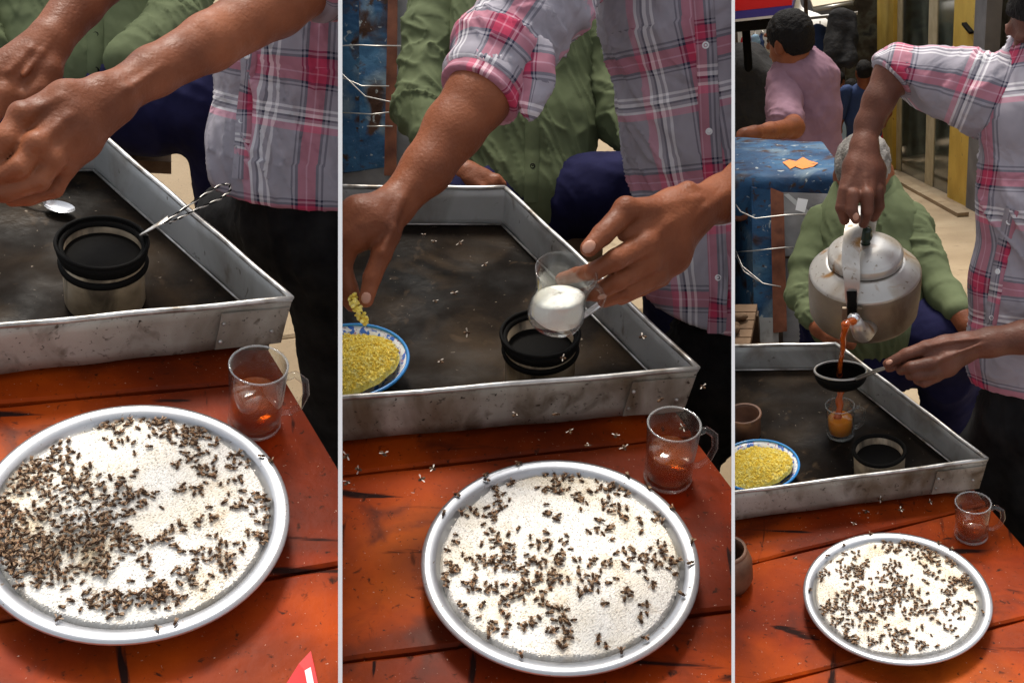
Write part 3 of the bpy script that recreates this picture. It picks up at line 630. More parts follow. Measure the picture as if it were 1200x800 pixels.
def mug(bay, base, r, h, level, label, tea='tea', hang=0., R=None, handle=True, thick=.0022):
    """straight-sided glass mug; base = centre of its foot; level = liquid height"""
    r, h, level = r * bay.s, h * bay.s, level * bay.s
    t = thing(bay, 'glass_mug', label, 'mug', base); Rm = R if R is not None else Matrix.Rotation(hang, 3, 'Z')
    prof = [(0, 0), (r * .84, 0), (r * .90, .003), (r * .92, .012), (r * .93, h * .4), (r, h - .001), (r - .0012, h + .0008), (r - thick, h - .001), (r * .93 - thick, h * .4), (r * .9 - thick, .011), (r * .7, .008), (0, .008)]
    part(bay, 'glass_body', MB().lathe(prof, 48, 0, base, Rm), 'glass', t, True)
    part(bay, 'rim', MB().lathe([(r - .0026, h - .001), (r - .0012, h + .0012), (r + .0005, h), (r - .0003, h - .002)], 48, 0, base, Rm), 'rimglass', t, True)
    part(bay, 'foot_ring', MB().lathe([(r * .80, .0005), (r * .93, .001), (r * .945, .005), (r * .92, .008)], 48, 0, base, Rm), 'rimglass', t, True)
    if handle:
        P = [(r * .95, h * .80), (r * 1.25, h * .86), (r * 1.62, h * .74), (r * 1.70, h * .52), (r * 1.52, h * .30), (r * 1.2, h * .20), (r * .92, h * .20)]
        pts = []
        for i in range(len(P) - 1):
            for k in range(4): f = k / 4; pts.append((P[i][0] * (1 - f) + P[i + 1][0] * f, P[i][1] * (1 - f) + P[i + 1][1] * f))
        pts.append(P[-1]); pp = [Vector(base) + Rm @ Vector((x, 0, z)) for x, z in pts]
        part(bay, 'handle', MB().tube(pp, .0046, 10), 'glass', t, True)
    if level:
        ri = r * .905 - thick - .0006; rl = r * .93 - thick - .0006
        part(bay, 'tea', MB().lathe([(0, .0088), (ri * .8, .0088), (ri, .012), (rl, level - .001), (rl - .001, level), (0, level)], 40, 0, base, Rm), tea, t, True)
    return t

def can(bay, px, py, label, name='tin_can', r=.06, h=.115, zb=.7725, strap=True):
    r, h = r * bay.s, h * bay.s; c = bay.z(px, py, zb + h); base = A(c[0], c[1], zb); t = thing(bay, name, label, 'can', base)
    part(bay, 'can_wall', MB().lathe([(0, 0), (r * .96, 0), (r * .985, .004), (r * .98, h * .5), (r, h), (r - .002, h + .001), (r - .004, h), (r * .96 - .004, .01), (0, .01)], 48, 0, base, None, .012), 'tin', t, True)
    part(bay, 'can_rim', MB().lathe([(r + .001, h - .006), (r + .003, h - .003), (r + .0025, h + .002), (r - .001, h + .003), (r - .005, h), (r - .005, h - .004)], 48, 0, base, None, .012), 'soot', t, True)
    part(bay, 'tea_dregs', MB().lathe([(0, h * .74), (r * .95 - .004, h * .74)], 40, 0, base), 'soot', t, True)
    if strap: part(bay, 'soot_band', MB().lathe([(r * .99, h * .66), (r + .0035, h * .67), (r + .0045, h * .72), (r + .003, h * .76), (r, h * .77)], 48, 0, base + A(0, 0, 0), None, .015), 'soot', t, True)
    return base, h, r

def rice_bowl(bay, px, py, label, clab, zb=.7725, r=.1):
    r = r * bay.s; c = bay.z(px, py, zb + .04); base = A(c[0], c[1], zb); t = thing(bay, 'enamel_bowl', label, 'bowl', base)
    part(bay, 'bowl_wall', MB().lathe([(0, .003), (.05, .003), (r * .72, .015), (r * .9, .032), (r, .042), (r * .985, .044), (r * .88, .034), (r * .70, .018), (.05, .006), (0, .006)], 64, 0, base), 'enamel', t, True)
    part(bay, 'bowl_rim', MB().tube([base + A(r * math.cos(a), r * math.sin(a), .0435) for a in np.linspace(0, 2 * math.pi, 65)], .0028, 8, 0, False), 'blueRim', t, True)
    mb = MB(); n = 60; rs = random.Random(5); R0 = r * .86
    hh = lambda x, y: .034 + .036 * max(0, 1 - ((x - .02) ** 2 + (y + .01) ** 2) / (R0 * R0)) + .002 * math.sin(x * 120) * math.cos(y * 140)
    vs = []; 
    for j in range(22):
        for k in range(60):
            a = 2 * math.pi * k / 60; q = R0 * j / 21; x, y = q * math.cos(a), q * math.sin(a); vs.append((base[0] + x, base[1] + y, zb + hh(x, y) - (.006 if j == 21 else 0)))
    mb.add(vs, [(j * 60 + k, j * 60 + (k + 1) % 60, (j + 1) * 60 + (k + 1) % 60, (j + 1) * 60 + k) for j in range(21) for k in range(60)])
    for _ in range(2600):
        a = rs.uniform(0, 6.283); q = R0 * math.sqrt(rs.random()) * .98; x, y = q * math.cos(a), q * math.sin(a); L = rs.uniform(.0015, .0042); w = rs.uniform(.0010, .0026)
        R = Matrix.Rotation(rs.uniform(0, 6.28), 3, 'Z') @ Matrix.Rotation(rs.uniform(-1, 1), 3, 'Y'); o = Vector((base[0] + x, base[1] + y, zb + hh(x, y) + rs.uniform(0, .003)))
        mb.add([o + R @ Vector(v) for v in ((L, 0, 0), (-L, 0, 0), (0, w, 0), (0, -w, 0), (0, 0, w), (0, 0, -w))], [(0, 2, 4), (2, 1, 4), (1, 3, 4), (3, 0, 4), (2, 0, 5), (1, 2, 5), (3, 1, 5), (0, 3, 5)])
    part(bay, 'yellow_crumbs', mb, 'rice', None, False, clab, 'crumbs', kind='stuff')
    return base

def strainer(bay, par, ringc, rx, hdir, hlen, loop, depth=.035, up=(0, 0, 1), thin=False):
    ringc = Vector(ringc); R = frame(up, hdir); hd = R @ Vector((1, 0, 0))
    part(bay, 'ring', MB().tube([ringc + R @ Vector((rx * math.cos(a), rx * math.sin(a), 0)) for a in np.linspace(0, 2 * math.pi, 41)], .0028, 8, 0, False), 'wire' if thin else 'soot', par, True)
    part(bay, 'band', MB().lathe([(rx + .0005, -.012), (rx + .0015, 0), (rx - .0015, 0), (rx - .002, -.012)], 40, 0, ringc, R), 'soot', par, True)
    part(bay, 'mesh_cup', MB().lathe([(rx * math.cos(q), -.010 - depth * math.sin(q)) for q in np.linspace(0, 1.57, 9)], 36, 0, ringc, R), 'soot', par, True)
    return hd, R
# ------------------------------------------------------------------ people
def C(bay, pts, q=1.): return [(bay.d(x, y, d), r * q) for x, y, d, r in pts]
def limb(bay, chains, ridges=(), h=.003, k=.012, bumps=(), nf=99):
    s = Sdf(h, k)
    for i, c in enumerate(chains): s.chain(C(bay, c, .93 if i < nf else .88), k=k if i < nf else .0032)
    for c in ridges: s.chain(C(bay, c), k=.007)
    for x, y, d, r in bumps: p = bay.d(x, y, d); s.ell(p, (r, r, r), k=.009)
    V, Q = s.build(); return relax(V, Q, 1), Q
def nail(bay, par, x, y, d, along, w=.0062, L=.0085):
    """fingernail lying on the finger's camera side; along = picture direction of the fingertip"""
    p = Vector(bay.d(x, y, d)); z = -Vector(bay.ray(x, y)).normalized(); q = Vector(bay.d(x + along[0] * 10, y + along[1] * 10, d)) - p; R = frame(z, q)
    part(bay, 'fingernail', MB().ell(p, (L, w, .0022), 12, 6, 0, R), 'nail', par, True)
def skin_nails(bay, body, VQ, lst):
    bv = bvh_of(*VQ)
    for x, y, along, w, L in lst:
        loc, n = hit(bay, bv, x, y)
        if loc is None: continue
        q = Vector(bay.d(x + along[0] * 10, y + along[1] * 10, 1.)) - Vector(bay.d(x, y, 1.)); R = frame(n, q)
        part(bay, 'fingernail', MB().ell(loc - n * .0006, (L, w, .0018), 12, 6, 0, R), 'nail', body, True)

def lower(bay, hip, feet, r=(.07, .05, .042)):
    """coarse lower body under the trousers: hip point, list of (knee, ankle) bay points"""
    s = Sdf(.012, .03)
    for kn, an in feet:
        h_ = A(*hip) + A((kn[0] - hip[0]) * .35, (kn[1] - hip[1]) * .35, -.03)
        s.chain([(h_, r[0]), (A(*kn), r[1]), (A(*an), r[2])]); s.cone(A(*an) + A(0, 0, -.02), A(an[0], an[1] - .13, .035), .04, .03)
    return s.build()
def trousers(bay, par, hip, feet, mats, r=(.105, .078, .065), w=1.25, seed=3, h=.009):
    ch = [(A(hip[0], hip[1], hip[2] + .07), .103), (A(*hip), .112)]
    ex = []
    for kn, an in feet:
        h_ = A(*hip) + A((kn[0] - hip[0]) * .35, (kn[1] - hip[1]) * .35, -.02); ex.append(([(h_, r[0]), (A(*kn), r[1]), (A(an[0], an[1], max(an[2], .07)), r[2])],))
    s, V, Q = cloth(bay, 'trousers', ch, mats, par, h=h, w=((1, 0, 0), w), k=.035, fold=(.006, 24), fine=(.002, 70), seed=seed, extra=ex)
    return s
def buttons(bay, shirt, bv, lst, m='paper', r=.0055):
    for x, y in lst:
        loc, n = hit(bay, bv, x, y)
        if loc is not None:
            R = frame(n); part(bay, 'button', MB().lathe([(0, .0028), (r * .5, .0022), (r * .75, .0034), (r, .0026), (r, -.001)], 16, 0, loc, R), m, shirt, True)
def strip(bay, shirt, bv, line, width, mats, name='placket', off=.0025, uvk=0.):
    pts = []
    for (x0, y0), (x1, y1) in zip(line[:-1], line[1:]):
        for k in range(12):
            f = k / 12; loc, n = hit(bay, bv, x0 + (x1 - x0) * f, y0 + (y1 - y0) * f)
            if loc is not None: pts.append((loc + n * off, n))
    if len(pts) < 3: return
    for _ in range(4):
        pts = [pts[0]] + [((pts[i - 1][0] + pts[i][0] * 2 + pts[i + 1][0]) / 4, (pts[i - 1][1] + pts[i][1] + pts[i + 1][1]).normalized()) for i in range(1, len(pts) - 1)] + [pts[-1]]
    mb = MB(); vs = []; uv = []
    for i, (p, n) in enumerate(pts):
        t = (pts[min(i + 1, len(pts) - 1)][0] - pts[max(i - 1, 0)][0]).normalized(); b = t.cross(n).normalized()
        vs += [p - b * width - n * .004, p - b * width * .92, p + b * width * .92, p + b * width - n * .004]
        for u in (-1, -.92, .92, 1): uv.append((u * width + uvk, .01 * i * .9, 0))
    mb.add(vs, [(i * 4 + j, i * 4 + j + 1, i * 4 + j + 5, i * 4 + j + 4) for i in range(len(pts) - 1) for j in range(3)]); mb.uv = uv
    part(bay, name, mb, mats, shirt, True)

LAT = (1., 0, 0)
def shade_collar(bay, shirt, c, r, mats):
    part(bay, 'collar', MB().lathe([(r, -.03), (r * 1.06, 0), (r * .98, .025), (r * .9, .02)], 32, 0, c), mats, shirt, True)

# ================================================================== BAY 1: the spoon and the strainer resting on its can
b = B1
table(b, [(345, 463), (395, 548)], [(192, 456), (260, 450)], [(330, 672)], 'orange painted plank table under the sugar plate most thickly covered with bees')
tray(b, [(-260, 406), (342, 350), (110, 150), (-200, 158)], 'grimy galvanised metal tray holding a spoon and a can with a strainer')
pc1 = plate(b, 160, 600, 'round steel plate of sugar with the densest mass of bees', 'white sugar almost hidden by bees over half of its plate', 1.3)
cl1 = [(230,80,12,40,12),(100,140,6),(170,170,18,40,20),(330,100,14,25,15),(330,160,14,40,16),(430,75,22,30,13),(440,120,18),(500,140,20),(560,110,25,40,22),(500,200,22,20,18),(560,235,12),(640,195,20,35,15),(690,180,8),(520,285,12,20,10),(620,270,5),(660,315,25,40,16),(725,300,10),
  (70,235,60,36,30),(170,250,20,20,20),(240,290,60,46,36),(350,310,50,42,32),(150,360,80,64,42),(260,400,70,56,36),(190,450,60,64,36),(60,470,30,40,25),(130,510,20,25,15),(320,430,20,20,20),(280,500,12),(390,490,10),(450,420,12),(490,400,5),(550,370,8),(590,420,20,26,26),(530,460,10),(600,480,14),(690,390,16,26,26),(500,510,12),(530,530,4),(340,572,66,75,16),(430,565,15),(100,450,30,36,26),(20,360,40,25,50),(-40,400,60,40,80),(20,440,20)]
print('bees1', bees(b, pc1, 1.3, cl1, .4376, (0, 450), .0102, .72, 60, 'small dark bee crawling on the most crowded plate of sugar', 'bees standing clear on the crowded sugar plate', 'dense clumps of brown bees feeding on the most crowded sugar plate', [(185,590),(420,655),(470,640),(750,200),(700,195)]))
mb1 = b.z(298, 497, ZT)
mug(b, A(mb1[0], mb1[1], ZT + .002), .041, .118, .062, 'glass mug half full of red brown tea beside the most crowded sugar plate', hang=-.05)
cb, chh, cr = can(b, 120, 288, h=.105, label='sooty tin can carrying a strainer with a twisted wire handle')
st = thing(b, 'tea_strainer', 'black tea strainer with looped twisted wire handle resting in its can', 'strainer', cb + A(0, 0, chh))
rc = cb + A(0, 0, chh + .006); hd, RR = strainer(b, st, rc, .0585, (1, .35, 0), .1, None)
part(b, 'coffee_grounds', MB().lathe([(0, -.012), (.03, -.016), (.056, -.022)], 36, 0, rc), 'soot', st, True)
h0, h1 = b.d(163, 272, 1.40), b.d(197, 256, 1.43)
part(b, 'handle_strip', MB().tube([rc + A(hd.x, hd.y, hd.z) * .058, h0 * .5 + (rc + A(hd.x, hd.y, hd.z) * .058) * .5, h1], .0052, 8, flat=(0, -.3, 1)), 'rim', st, True)
lp = [(192, 262, 1.425), (212, 247, 1.44), (240, 228, 1.47), (258, 217, 1.49), (269, 216, 1.50), (270, 224, 1.50), (258, 233, 1.485), (236, 243, 1.465), (212, 255, 1.445), (197, 262, 1.43)]
lpp = [Vector(b.d(*q)) for q in lp]; dense = []
for i in range(len(lpp) - 1):
    for k in range(10): dense.append(lpp[i].lerp(lpp[i + 1], k / 10))
for ph in (0, math.pi):
    tw = []
    for i, p in enumerate(dense):
        t = (dense[min(i + 1, len(dense) - 1)] - dense[max(i - 1, 0)]).normalized(); a_ = Vector((0, 0, 1)); a_ = (a_ - t * a_.dot(t)).normalized(); b_ = t.cross(a_); an = i * .75 + ph; tw.append(p + (a_ * math.cos(an) + b_ * math.sin(an)) * .0009)
    part(b, 'wire_loop', MB().tube(tw, .0010, 6), 'wire' if ph else 'soot', st, True)
# spoon
sp = b.z(70, 247, .776); sh = b.z(28, 236, .776); ax = Vector(sp - sh).normalized(); t = thing(b, 'teaspoon', 'small steel teaspoon lying on the tray floor under a hand', 'spoon', sp)
Rs = frame((0, 0, 1), ax); mbs = MB(); vs = []; n = 20
for j in range(7):
    for k in range(n):
        a_ = 2 * math.pi * k / n; q = j / 6; vs.append(Vector(sp) + Rs @ Vector((.024 * q * math.cos(a_), .0145 * q * math.sin(a_), .001 + .007 * q * q)))
mbs.add(vs, [(j * n + k, j * n + (k + 1) % n, (j + 1) * n + (k + 1) % n, (j + 1) * n + k) for j in range(6) for k in range(n)])
part(b, 'spoon_bowl', mbs, 'steel', t, True)
part(b, 'spoon_handle', MB().tube([Vector(sp) + Rs @ Vector(q) for q in ((-.021, 0, .008), (-.035, 0, .012), (-.06, .002, .013), (-.1, .004, .008))], [.003, .0028, .0035, .006], 8, flat=(0, 0, 1)), 'steel', t, True)
# red packet at the table's near edge
pk = [b.z(x, y, ZT + .003) for x, y in ((333, 806), (350, 778), (364, 763), (369, 782), (373, 806))]; nrm_ = A(0, 0, .004); t = thing(b, 'packet', 'pointed corner of a red plastic packet on the orange table', 'packet', pk[0])
mbp = MB(); n = len(pk); mbp.add([tuple(q) for q in pk] + [tuple(q + nrm_ * (1. if i in (0, 4) else .45)) for i, q in enumerate(pk)], [tuple(range(n))[::-1], tuple(range(n, 2 * n))] + [(i, (i + 1) % n, n + (i + 1) % n, n + i) for i in range(n)]); part(b, 'wrapper', mbp, 'plastic', t)
q0, q1, q2, q3 = [b.z(x, y, ZT + .0078) for x, y in ((357, 785), (364, 781), (369, 806), (361, 806))]; part(b, 'white_band', MB().add([tuple(q) for q in (q0, q1, q2, q3)], [(0, 1, 2, 3)]), 'paper', t)

# vendor 1
vroot = lambda bay, p, lab: thing(bay, 'person', lab, 'person', (p[0], p[1], 0))
tor = C(b, [(404, -270, 1.62, .10), (398, -60, 1.66, .132), (392, 80, 1.70, .132), (382, 175, 1.74, .136), (380, 252, 1.78, .142)])
v1 = vroot(b, tor[-1][0], 'person in plaid shirt stirring with both hands over the tray with the spoon')
armA = [[(420, -62, 1.44, .050), (322, 5, 1.36, .044), (245, 50, 1.31, .036), (180, 84, 1.27, .0295), (132, 113, 1.24, .0262)],
  [(132, 112, 1.24, .025), (78, 116, 1.21, .020), (27, 136, 1.19, .0145)], [(130, 116, 1.24, .025), (84, 138, 1.205, .021), (43, 169, 1.18, .0140)], [(130, 120, 1.24, .024), (92, 156, 1.21, .020), (62, 187, 1.19, .0135)], [(128, 124, 1.245, .022), (98, 168, 1.22, .017), (77, 197, 1.21, .0125)],
  [(27, 136, 1.19, .0150), (6, 164, 1.175, .0145), (-12, 196, 1.18, .012)], [(43, 169, 1.18, .0145), (22, 197, 1.17, .0132), (-14, 214, 1.18, .011)], [(62, 187, 1.19, .0135), (46, 213, 1.18, .0122), (6, 227, 1.18, .0108), (-14, 226, 1.18, .010)], [(77, 197, 1.21, .012), (64, 222, 1.21, .0105), (34, 232, 1.21, .0095), (14, 234, 1.21, .009)]]
rdA = [[(118, 106, 1.216, .003), (70, 116, 1.190, .0035), (27, 134, 1.176, .004)], [(118, 114, 1.216, .003), (80, 138, 1.184, .0035), (43, 167, 1.167, .004)], [(118, 122, 1.219, .003), (88, 154, 1.190, .0035), (62, 185, 1.177, .004)], [(190, 78, 1.245, .003), (150, 104, 1.218, .003), (112, 128, 1.215, .0025), (92, 150, 1.198, .002)]]
bmA = [(25, 133, 1.182, .012), (42, 168, 1.170, .012), (61, 188, 1.182, .0115), (118, 100, 1.225, .012)]
armB = [[(170, -90, 1.56, .042), (118, -25, 1.5, .036), (92, 5, 1.48, .033), (58, 48, 1.45, .028)], [(58, 48, 1.45, .028), (22, 84, 1.43, .026), (4, 112, 1.41, .0165), (-14, 138, 1.40, .014)], [(60, 52, 1.45, .024), (54, 84, 1.43, .020), (46, 104, 1.42, .0145), (30, 114, 1.41, .011)], [(40, 60, 1.44, .026), (-10, 90, 1.42, .022), (-30, 120, 1.41, .014)]]
rdB = [[(70, 28, 1.438, .003), (48, 62, 1.414, .003), (28, 88, 1.40, .003)], [(60, 30, 1.435, .003), (36, 58, 1.412, .003), (10, 84, 1.40, .003)]]
a1, a2 = limb(b, armA, rdA, .0026, bumps=bmA, nf=5), limb(b, armB, rdB, .003, k=.008)
def upper_body(bay, tor, shoulders, headc, face, hairmat, par, lowm, skin, hsc=1.):
    s = Sdf(.010, .03); s.chain([(p, r * .66) for p, r in tor[:-1]] + [(tor[-1][0], .07)], w=(LAT, 1.25))
    for c in shoulders: s.chain([(A(*p), r) for p, r in c])
    L, R = head_prims(s, headc, face, sc=hsc); s.cone(headc + A(0, 0, -.1) * hsc, tor[0][0], .055, .07)
    V, Q = s.build(); return (relax(V, Q, 2), Q), L, R
def finish(bay, par, sets, L, R, hairmat, skin, headc, sc=1., cap=1.):
    body = part(bay, 'body', npmesh('body', sets, [skin]), [], par)
    head_extras(bay, body, headc, L, R, sc, hairmat, cap=cap); return body
hd1 = tor[0][0] + A(-.05, -.03, .24); shA = tor[1][0] + A(.02, -.10, .08)
ub, L, R = upper_body(b, tor, [[(shA, .05), (b.d(420, -62, 1.44), .05)], [(tor[1][0] + A(-.15, .0, .1), .05), (b.d(170, -90, 1.56), .042)]], hd1, (-.8, -.4, -.4), 'hair', None, None, 'skin')
hip1 = tor[-1][0] + A(0, 0, -.02); k1 = [(b.d(285, 262, 1.96), A(b.d(285, 262, 1.96)[0] - .02, b.d(285, 262, 1.96)[1] + .02, .07)), (A(hip1[0] + .06, hip1[1] - .06, .46), A(hip1[0] + .08, hip1[1] - .05, .07))]
lo = lower(b, hip1, k1)
body1 = finish(b, v1, [a1, a2, ub, lo], L, R, 'hair', 'skin', hd1)
trousers(b, v1, hip1, k1, ['black'])
hem = b.d(345, 248, 1.64)
sh1, V, Q = cloth(b, 'shirt', tor, ['plaid'], v1, h=.0055, w=(LAT, 1.36), k=.03, fold=(.0085, 24), fine=(.0015, 80), seed=11, uvoff=(.03, .02), cuts=[(hem, (0.05, -.25, -1))])
bv = bvh_of((V, Q))
strip(b, sh1, bv, [(292, 60), (286, 142), (281, 215)], .014, ['plaid'], uvk=.09); buttons(b, sh1, bv, [(284, 142), (290, 66)])
slv = C(b, [(430, -80, 1.46, .066), (376, -26, 1.395, .060)])
slv = [(shA, .075)] + slv
cloth(b, 'sleeve', slv, ['plaid'], sh1, h=.006, fold=(.004, 40), seed=5, uvoff=(.1, .05), ring=(.003, 120), cuts=[(b.d(362, -17, 1.37), tuple(-(A(*b.d(420, -62, 1.44)) - A(*b.d(322, 5, 1.36))) / np.linalg.norm(b.d(420, -62, 1.44) - b.d(322, 5, 1.36))))])
cloth(b, 'sleeve', [(tor[1][0] + A(-.13, 0, .1), .07)] + C(b, [(190, -125, 1.58, .055)]), ['plaid'], sh1, h=.008, seed=6)

# seated person 1
def seated(bay, tor, armsl, cuffs, thighs, feet, headc, face, lab, arm_skin, seedo, tails=(), skirt=None, btn=(), plk=None, hairmat='greyhair', fine=.005, hsc=1.):
    p = thing(bay, 'person', lab, 'person', (tor[-1][0][0], tor[-1][0][1], 0))
    s = Sdf(.011, .03); s.chain([(q, r * .8) for q, r in tor], w=(LAT, 1.2))
    for c in armsl: s.chain([(q, r * .72) for q, r in c])
    L, R = head_prims(s, headc, face, sc=hsc); s.cone(headc + A(0, 0, -.1), tor[0][0], .055, .07)
    hipc = tor[-1][0]
    for th in thighs: s.chain([(q, r * .78) for q, r in th]); e = th[-1][0]; s.cone(A(e[0], e[1], .06), A(e[0], e[1] - .14, .035), .04, .03)
    V, Q = s.build(); sets = [(relax(V, Q, 2), Q)] + [limb(bay, c[0], c[1], .0032) for c in arm_skin]
    body = finish(bay, p, sets, L, R, hairmat, 'skin', headc, hsc)
    sh, V, Q = cloth(bay, 'shirt', tor, ['green'], p, h=fine, w=(LAT, 1.3), k=.035, fold=(.007, 22), fine=(.0012, 70), seed=20 + seedo, extra=[(t_,) for t_ in tails])
    VQ = [(V, Q)]
    for i, c in enumerate(armsl):
        o_, V2, Q2 = cloth(bay, 'sleeve', c, ['green'], sh, h=fine, k=.03, fold=(.006, 28), fine=(.0010, 80), seed=31 + i + seedo, ring=(.0015, 120)); VQ.append((V2, Q2))
    nk = A(*tor[0][0]) + A(0, -.02, .02); part(bay, 'collar', MB().lathe([(.098, -.045), (.088, -.01), (.072, .022), (.062, .018), (.074, -.012)], 36, 0, nk, frame((0, -.25, 1))), 'green', sh, True)
    bv = bvh_of(*VQ[:1])
    if plk: strip(bay, sh, bv, plk, .016, ['green'], off=.003)
    buttons(bay, sh, bv, btn, 'soot', .006)
    ex = [(th,) for th in thighs]
    cloth(bay, 'trousers', [(hipc + A(0, .02, -.02), .13), (hipc + A(0, .0, -.06), .13)], ['navy'], p, h=.008, w=(LAT, 1.3), k=.04, fold=(.007, 24), fine=(.002, 70), seed=44 + seedo, extra=ex)
    return p, body, sets
tor2 = C(b, [(100, -190, 2.36, .085), (98, -110, 2.35, .125), (96, -10, 2.33, .14), (100, 88, 2.30, .145)])
s1arm = C(b, [(196, -140, 2.36, .07), (222, -40, 2.30, .060), (205, 30, 2.22, .055), (150, 70, 2.12, .045)])
s1armL = C(b, [(-5, -140, 2.36, .07), (-48, -30, 2.30, .06), (-30, 60, 2.2, .055)])
kn = b.d(262, 118, 2.1)
th1 = C(b, [(110, 128, 2.26, .095), (180, 126, 2.18, .086), (258, 118, 2.08, .075)]) + [(A(kn[0] + .03, kn[1] - .02, .35), .062), (A(kn[0] + .04, kn[1] + .02, .08), .055)]
kn2 = b.d(-20, 150, 2.1); th2 = C(b, [(90, 130, 2.28, .095), (-20, 150, 2.1, .078)]) + [(A(kn2[0], kn2[1], .08), .055)]
seated(b, tor2, [s1arm, s1armL], None, [th1, th2], None, tor2[0][0] + A(0, -.02, .2), (0, -1, -.3), 'person in green shirt and navy trousers sitting behind the stirring hands', [], 0,
  btn=[(112, 41), (113, 82), (114, 5)], plk=[(110, 0), (112, 50), (113, 98)])
def bench(bay, px, py, d, lab, wdt=.16, dep=.26, yaw=0.):
    c = bay.d(px, py, d); t = thing(bay, 'wooden_bench', lab, 'bench', (c[0], c[1], 0)); Rz = Matrix.Rotation(yaw, 3, 'Z'); zt = c[2]
    for i in range(2): part(bay, 'seat_plank', MB().box((-.62, -dep / 2 + i * dep / 2 + .003, zt - .03), (.08, -dep / 2 + (i + 1) * dep / 2 - .003, zt), 0, Rz, (c[0], c[1], 0)), 'wood', t)
    for x in (-.55, .0):
        for y in (-dep / 2 + .03, dep / 2 - .03): part(bay, 'leg', MB().box((x - .02, y - .02, 0), (x + .02, y + .02, zt - .031), 0, Rz, (c[0], c[1], 0)), 'darkwood', t)
        part(bay, 'rail', MB().box((x - .012, -dep / 2 + .05, zt - .085), (x + .012, dep / 2 - .05, zt - .033), 0, Rz, (c[0], c[1], 0)), 'darkwood', t)
bench(b, 155, 150, 2.36, 'rough wooden bench end beside navy trousers behind the tray with the spoon')

# ================================================================== BAY 2: sugar tipped from a glass
b = B2
table(b, [(824, 527), (857, 571)], [(679, 525), (751, 517)], [(813, 719)], 'orange painted plank table under the plate with scattered single bees')
tray(b, [(150, 487), (818, 432), (592, 220), (250, 218)], 'grimy galvanised metal tray below the glass of sugar')
pc2 = plate(b, 656, 652, 'round steel plate of sugar with bees spread out singly', 'creamy white sugar dotted evenly with single bees', 2.1)
cl2 = [(735,150,5),(690,165,5),(620,160,5),(505,175,3),(470,235,9,8,20),(500,205,3),(400,275,9,18,12),(645,215,16,24,18),(720,250,10,10,22),(765,225,4),(820,210,10,20,12),(830,180,4),(860,220,3),(820,255,8),(840,290,9,16,16),(965,285,5),(950,240,3),(780,340,10,18,14),(620,310,6,6,20),(660,325,3),(465,285,6),(490,265,4),(430,330,3),(335,390,3),(375,365,2),(485,380,25,22,22),(440,430,10),(480,445,16,32,10),(540,465,5),(610,380,10,20,14),(680,380,6,18,10),(575,440,7),(605,440,5),(660,430,9,10,18),(655,485,14,22,12),(730,460,5),(785,440,12,22,14),(800,350,2),(830,385,2),(900,315,4),(860,410,8,12,16),(930,420,14,22,16),(955,400,4),(985,380,3),(1020,420,4),(990,440,3),(885,445,2),(905,480,4),(825,480,2),(330,450,10,20,10),(395,425,4),(385,500,8,20,12),(410,490,3),(460,520,8,20,9),(540,530,16,14,18),(580,500,4),(610,550,9,8,18),(740,515,14,22,11),(770,490,5),(865,525,7,8,12),(955,505,3),(770,580,2),(500,570,5),(415,575,3),(350,560,4),(560,620,8,18,8),(605,590,3),(675,620,18,20,20),(450,630,8,14,14),(495,635,3),(620,640,3),(680,655,4),(690,685,2),(775,660,4),(905,590,6),(940,555,2),(310,490,6,6,10)]
print('bees2', bees(b, pc2, 2.1, cl2, .3876, (400, 490), .0112, .72, 215, 'small dark bee crawling on the sparsely covered plate of sugar', 'bees scattered over the sparse sugar plate', 'last few brown bees bunched on the sparsely covered sugar plate', [(530,125),(425,160),(350,235),(310,290),(440,190),(880,160),(950,195),(1065,375),(1055,440),(1000,525),(905,655),(830,680),(550,700),(1000,275)]))
mb2 = b.z(782, 561, ZT)
mug(b, A(mb2[0], mb2[1], ZT + .002), .040, .112, .058, 'glass mug half full of red tea beside the sparsely covered sugar plate', hang=.1)
cb, chh, cr = can(b, 633, 394, h=.095, label='sooty tin can standing below the held glass of sugar')
st = thing(b, 'tea_strainer', 'black tea strainer resting in the can below the held glass', 'strainer', cb + A(0, 0, chh)); rc = cb + A(0, 0, chh + .006); hd, RR = strainer(b, st, rc, .0585, (1, .5, 0), .1, None)
part(b, 'handle_strip', MB().tube([rc + A(*hd) * .058, rc + A(*hd) * .12 + A(0, 0, .03), rc + A(*hd) * .2 + A(0, 0, .06)], .006, 8, flat=(0, -.3, 1)), 'steel', st, True)
rice_bowl(b, 408, 424, 'blue rimmed enamel bowl under the pinching fingers', 'yellow crumbly food heaped in the bowl under the pinching fingers')
# flying bees
fl = [(405,535,1.2),(421,549,1.2),(449,533,1.2),(507,550,1.15),(494,562,1.15),(407,567,1.1),(669,506,1.3),(689,523,1.3),(722,511,1.3),(732,525,1.3),(799,502,1.35),(497,276,1.7),(509,284,1.7),(540,286,1.7),(569,311,1.65),(532,345,1.6),(510,354,1.55),(547,390,1.5),(516,425,1.45),(660,420,1.35),(652,487,1.35),(604,487,1.35),(824,454,1.4),(753,396,1.4),(775,470,1.3)]
def flyers(bay, lst, lab, grp, sz):
    for i, (x, y, d) in enumerate(lst):
        o = bpy.data.objects.new('flying_bee', FLY); COL.objects.link(o)
        o.matrix_world = bay.M @ Matrix.Translation(bay.d(x, y, d)) @ Matrix.Rotation(random.uniform(0, 6.28), 4, 'Z') @ Matrix.Rotation(random.gauss(0, .5), 4, 'X') @ Matrix.Scale(sz * random.uniform(.8, 1.15), 4)
        o['label'] = lab; o['category'] = 'bee'; o['group'] = grp; ALL.append((o, bay))
flyers(b, fl, 'pale winged bee flying over the tray below the glass of sugar', 'bees flying around the glass of sugar', .0095)

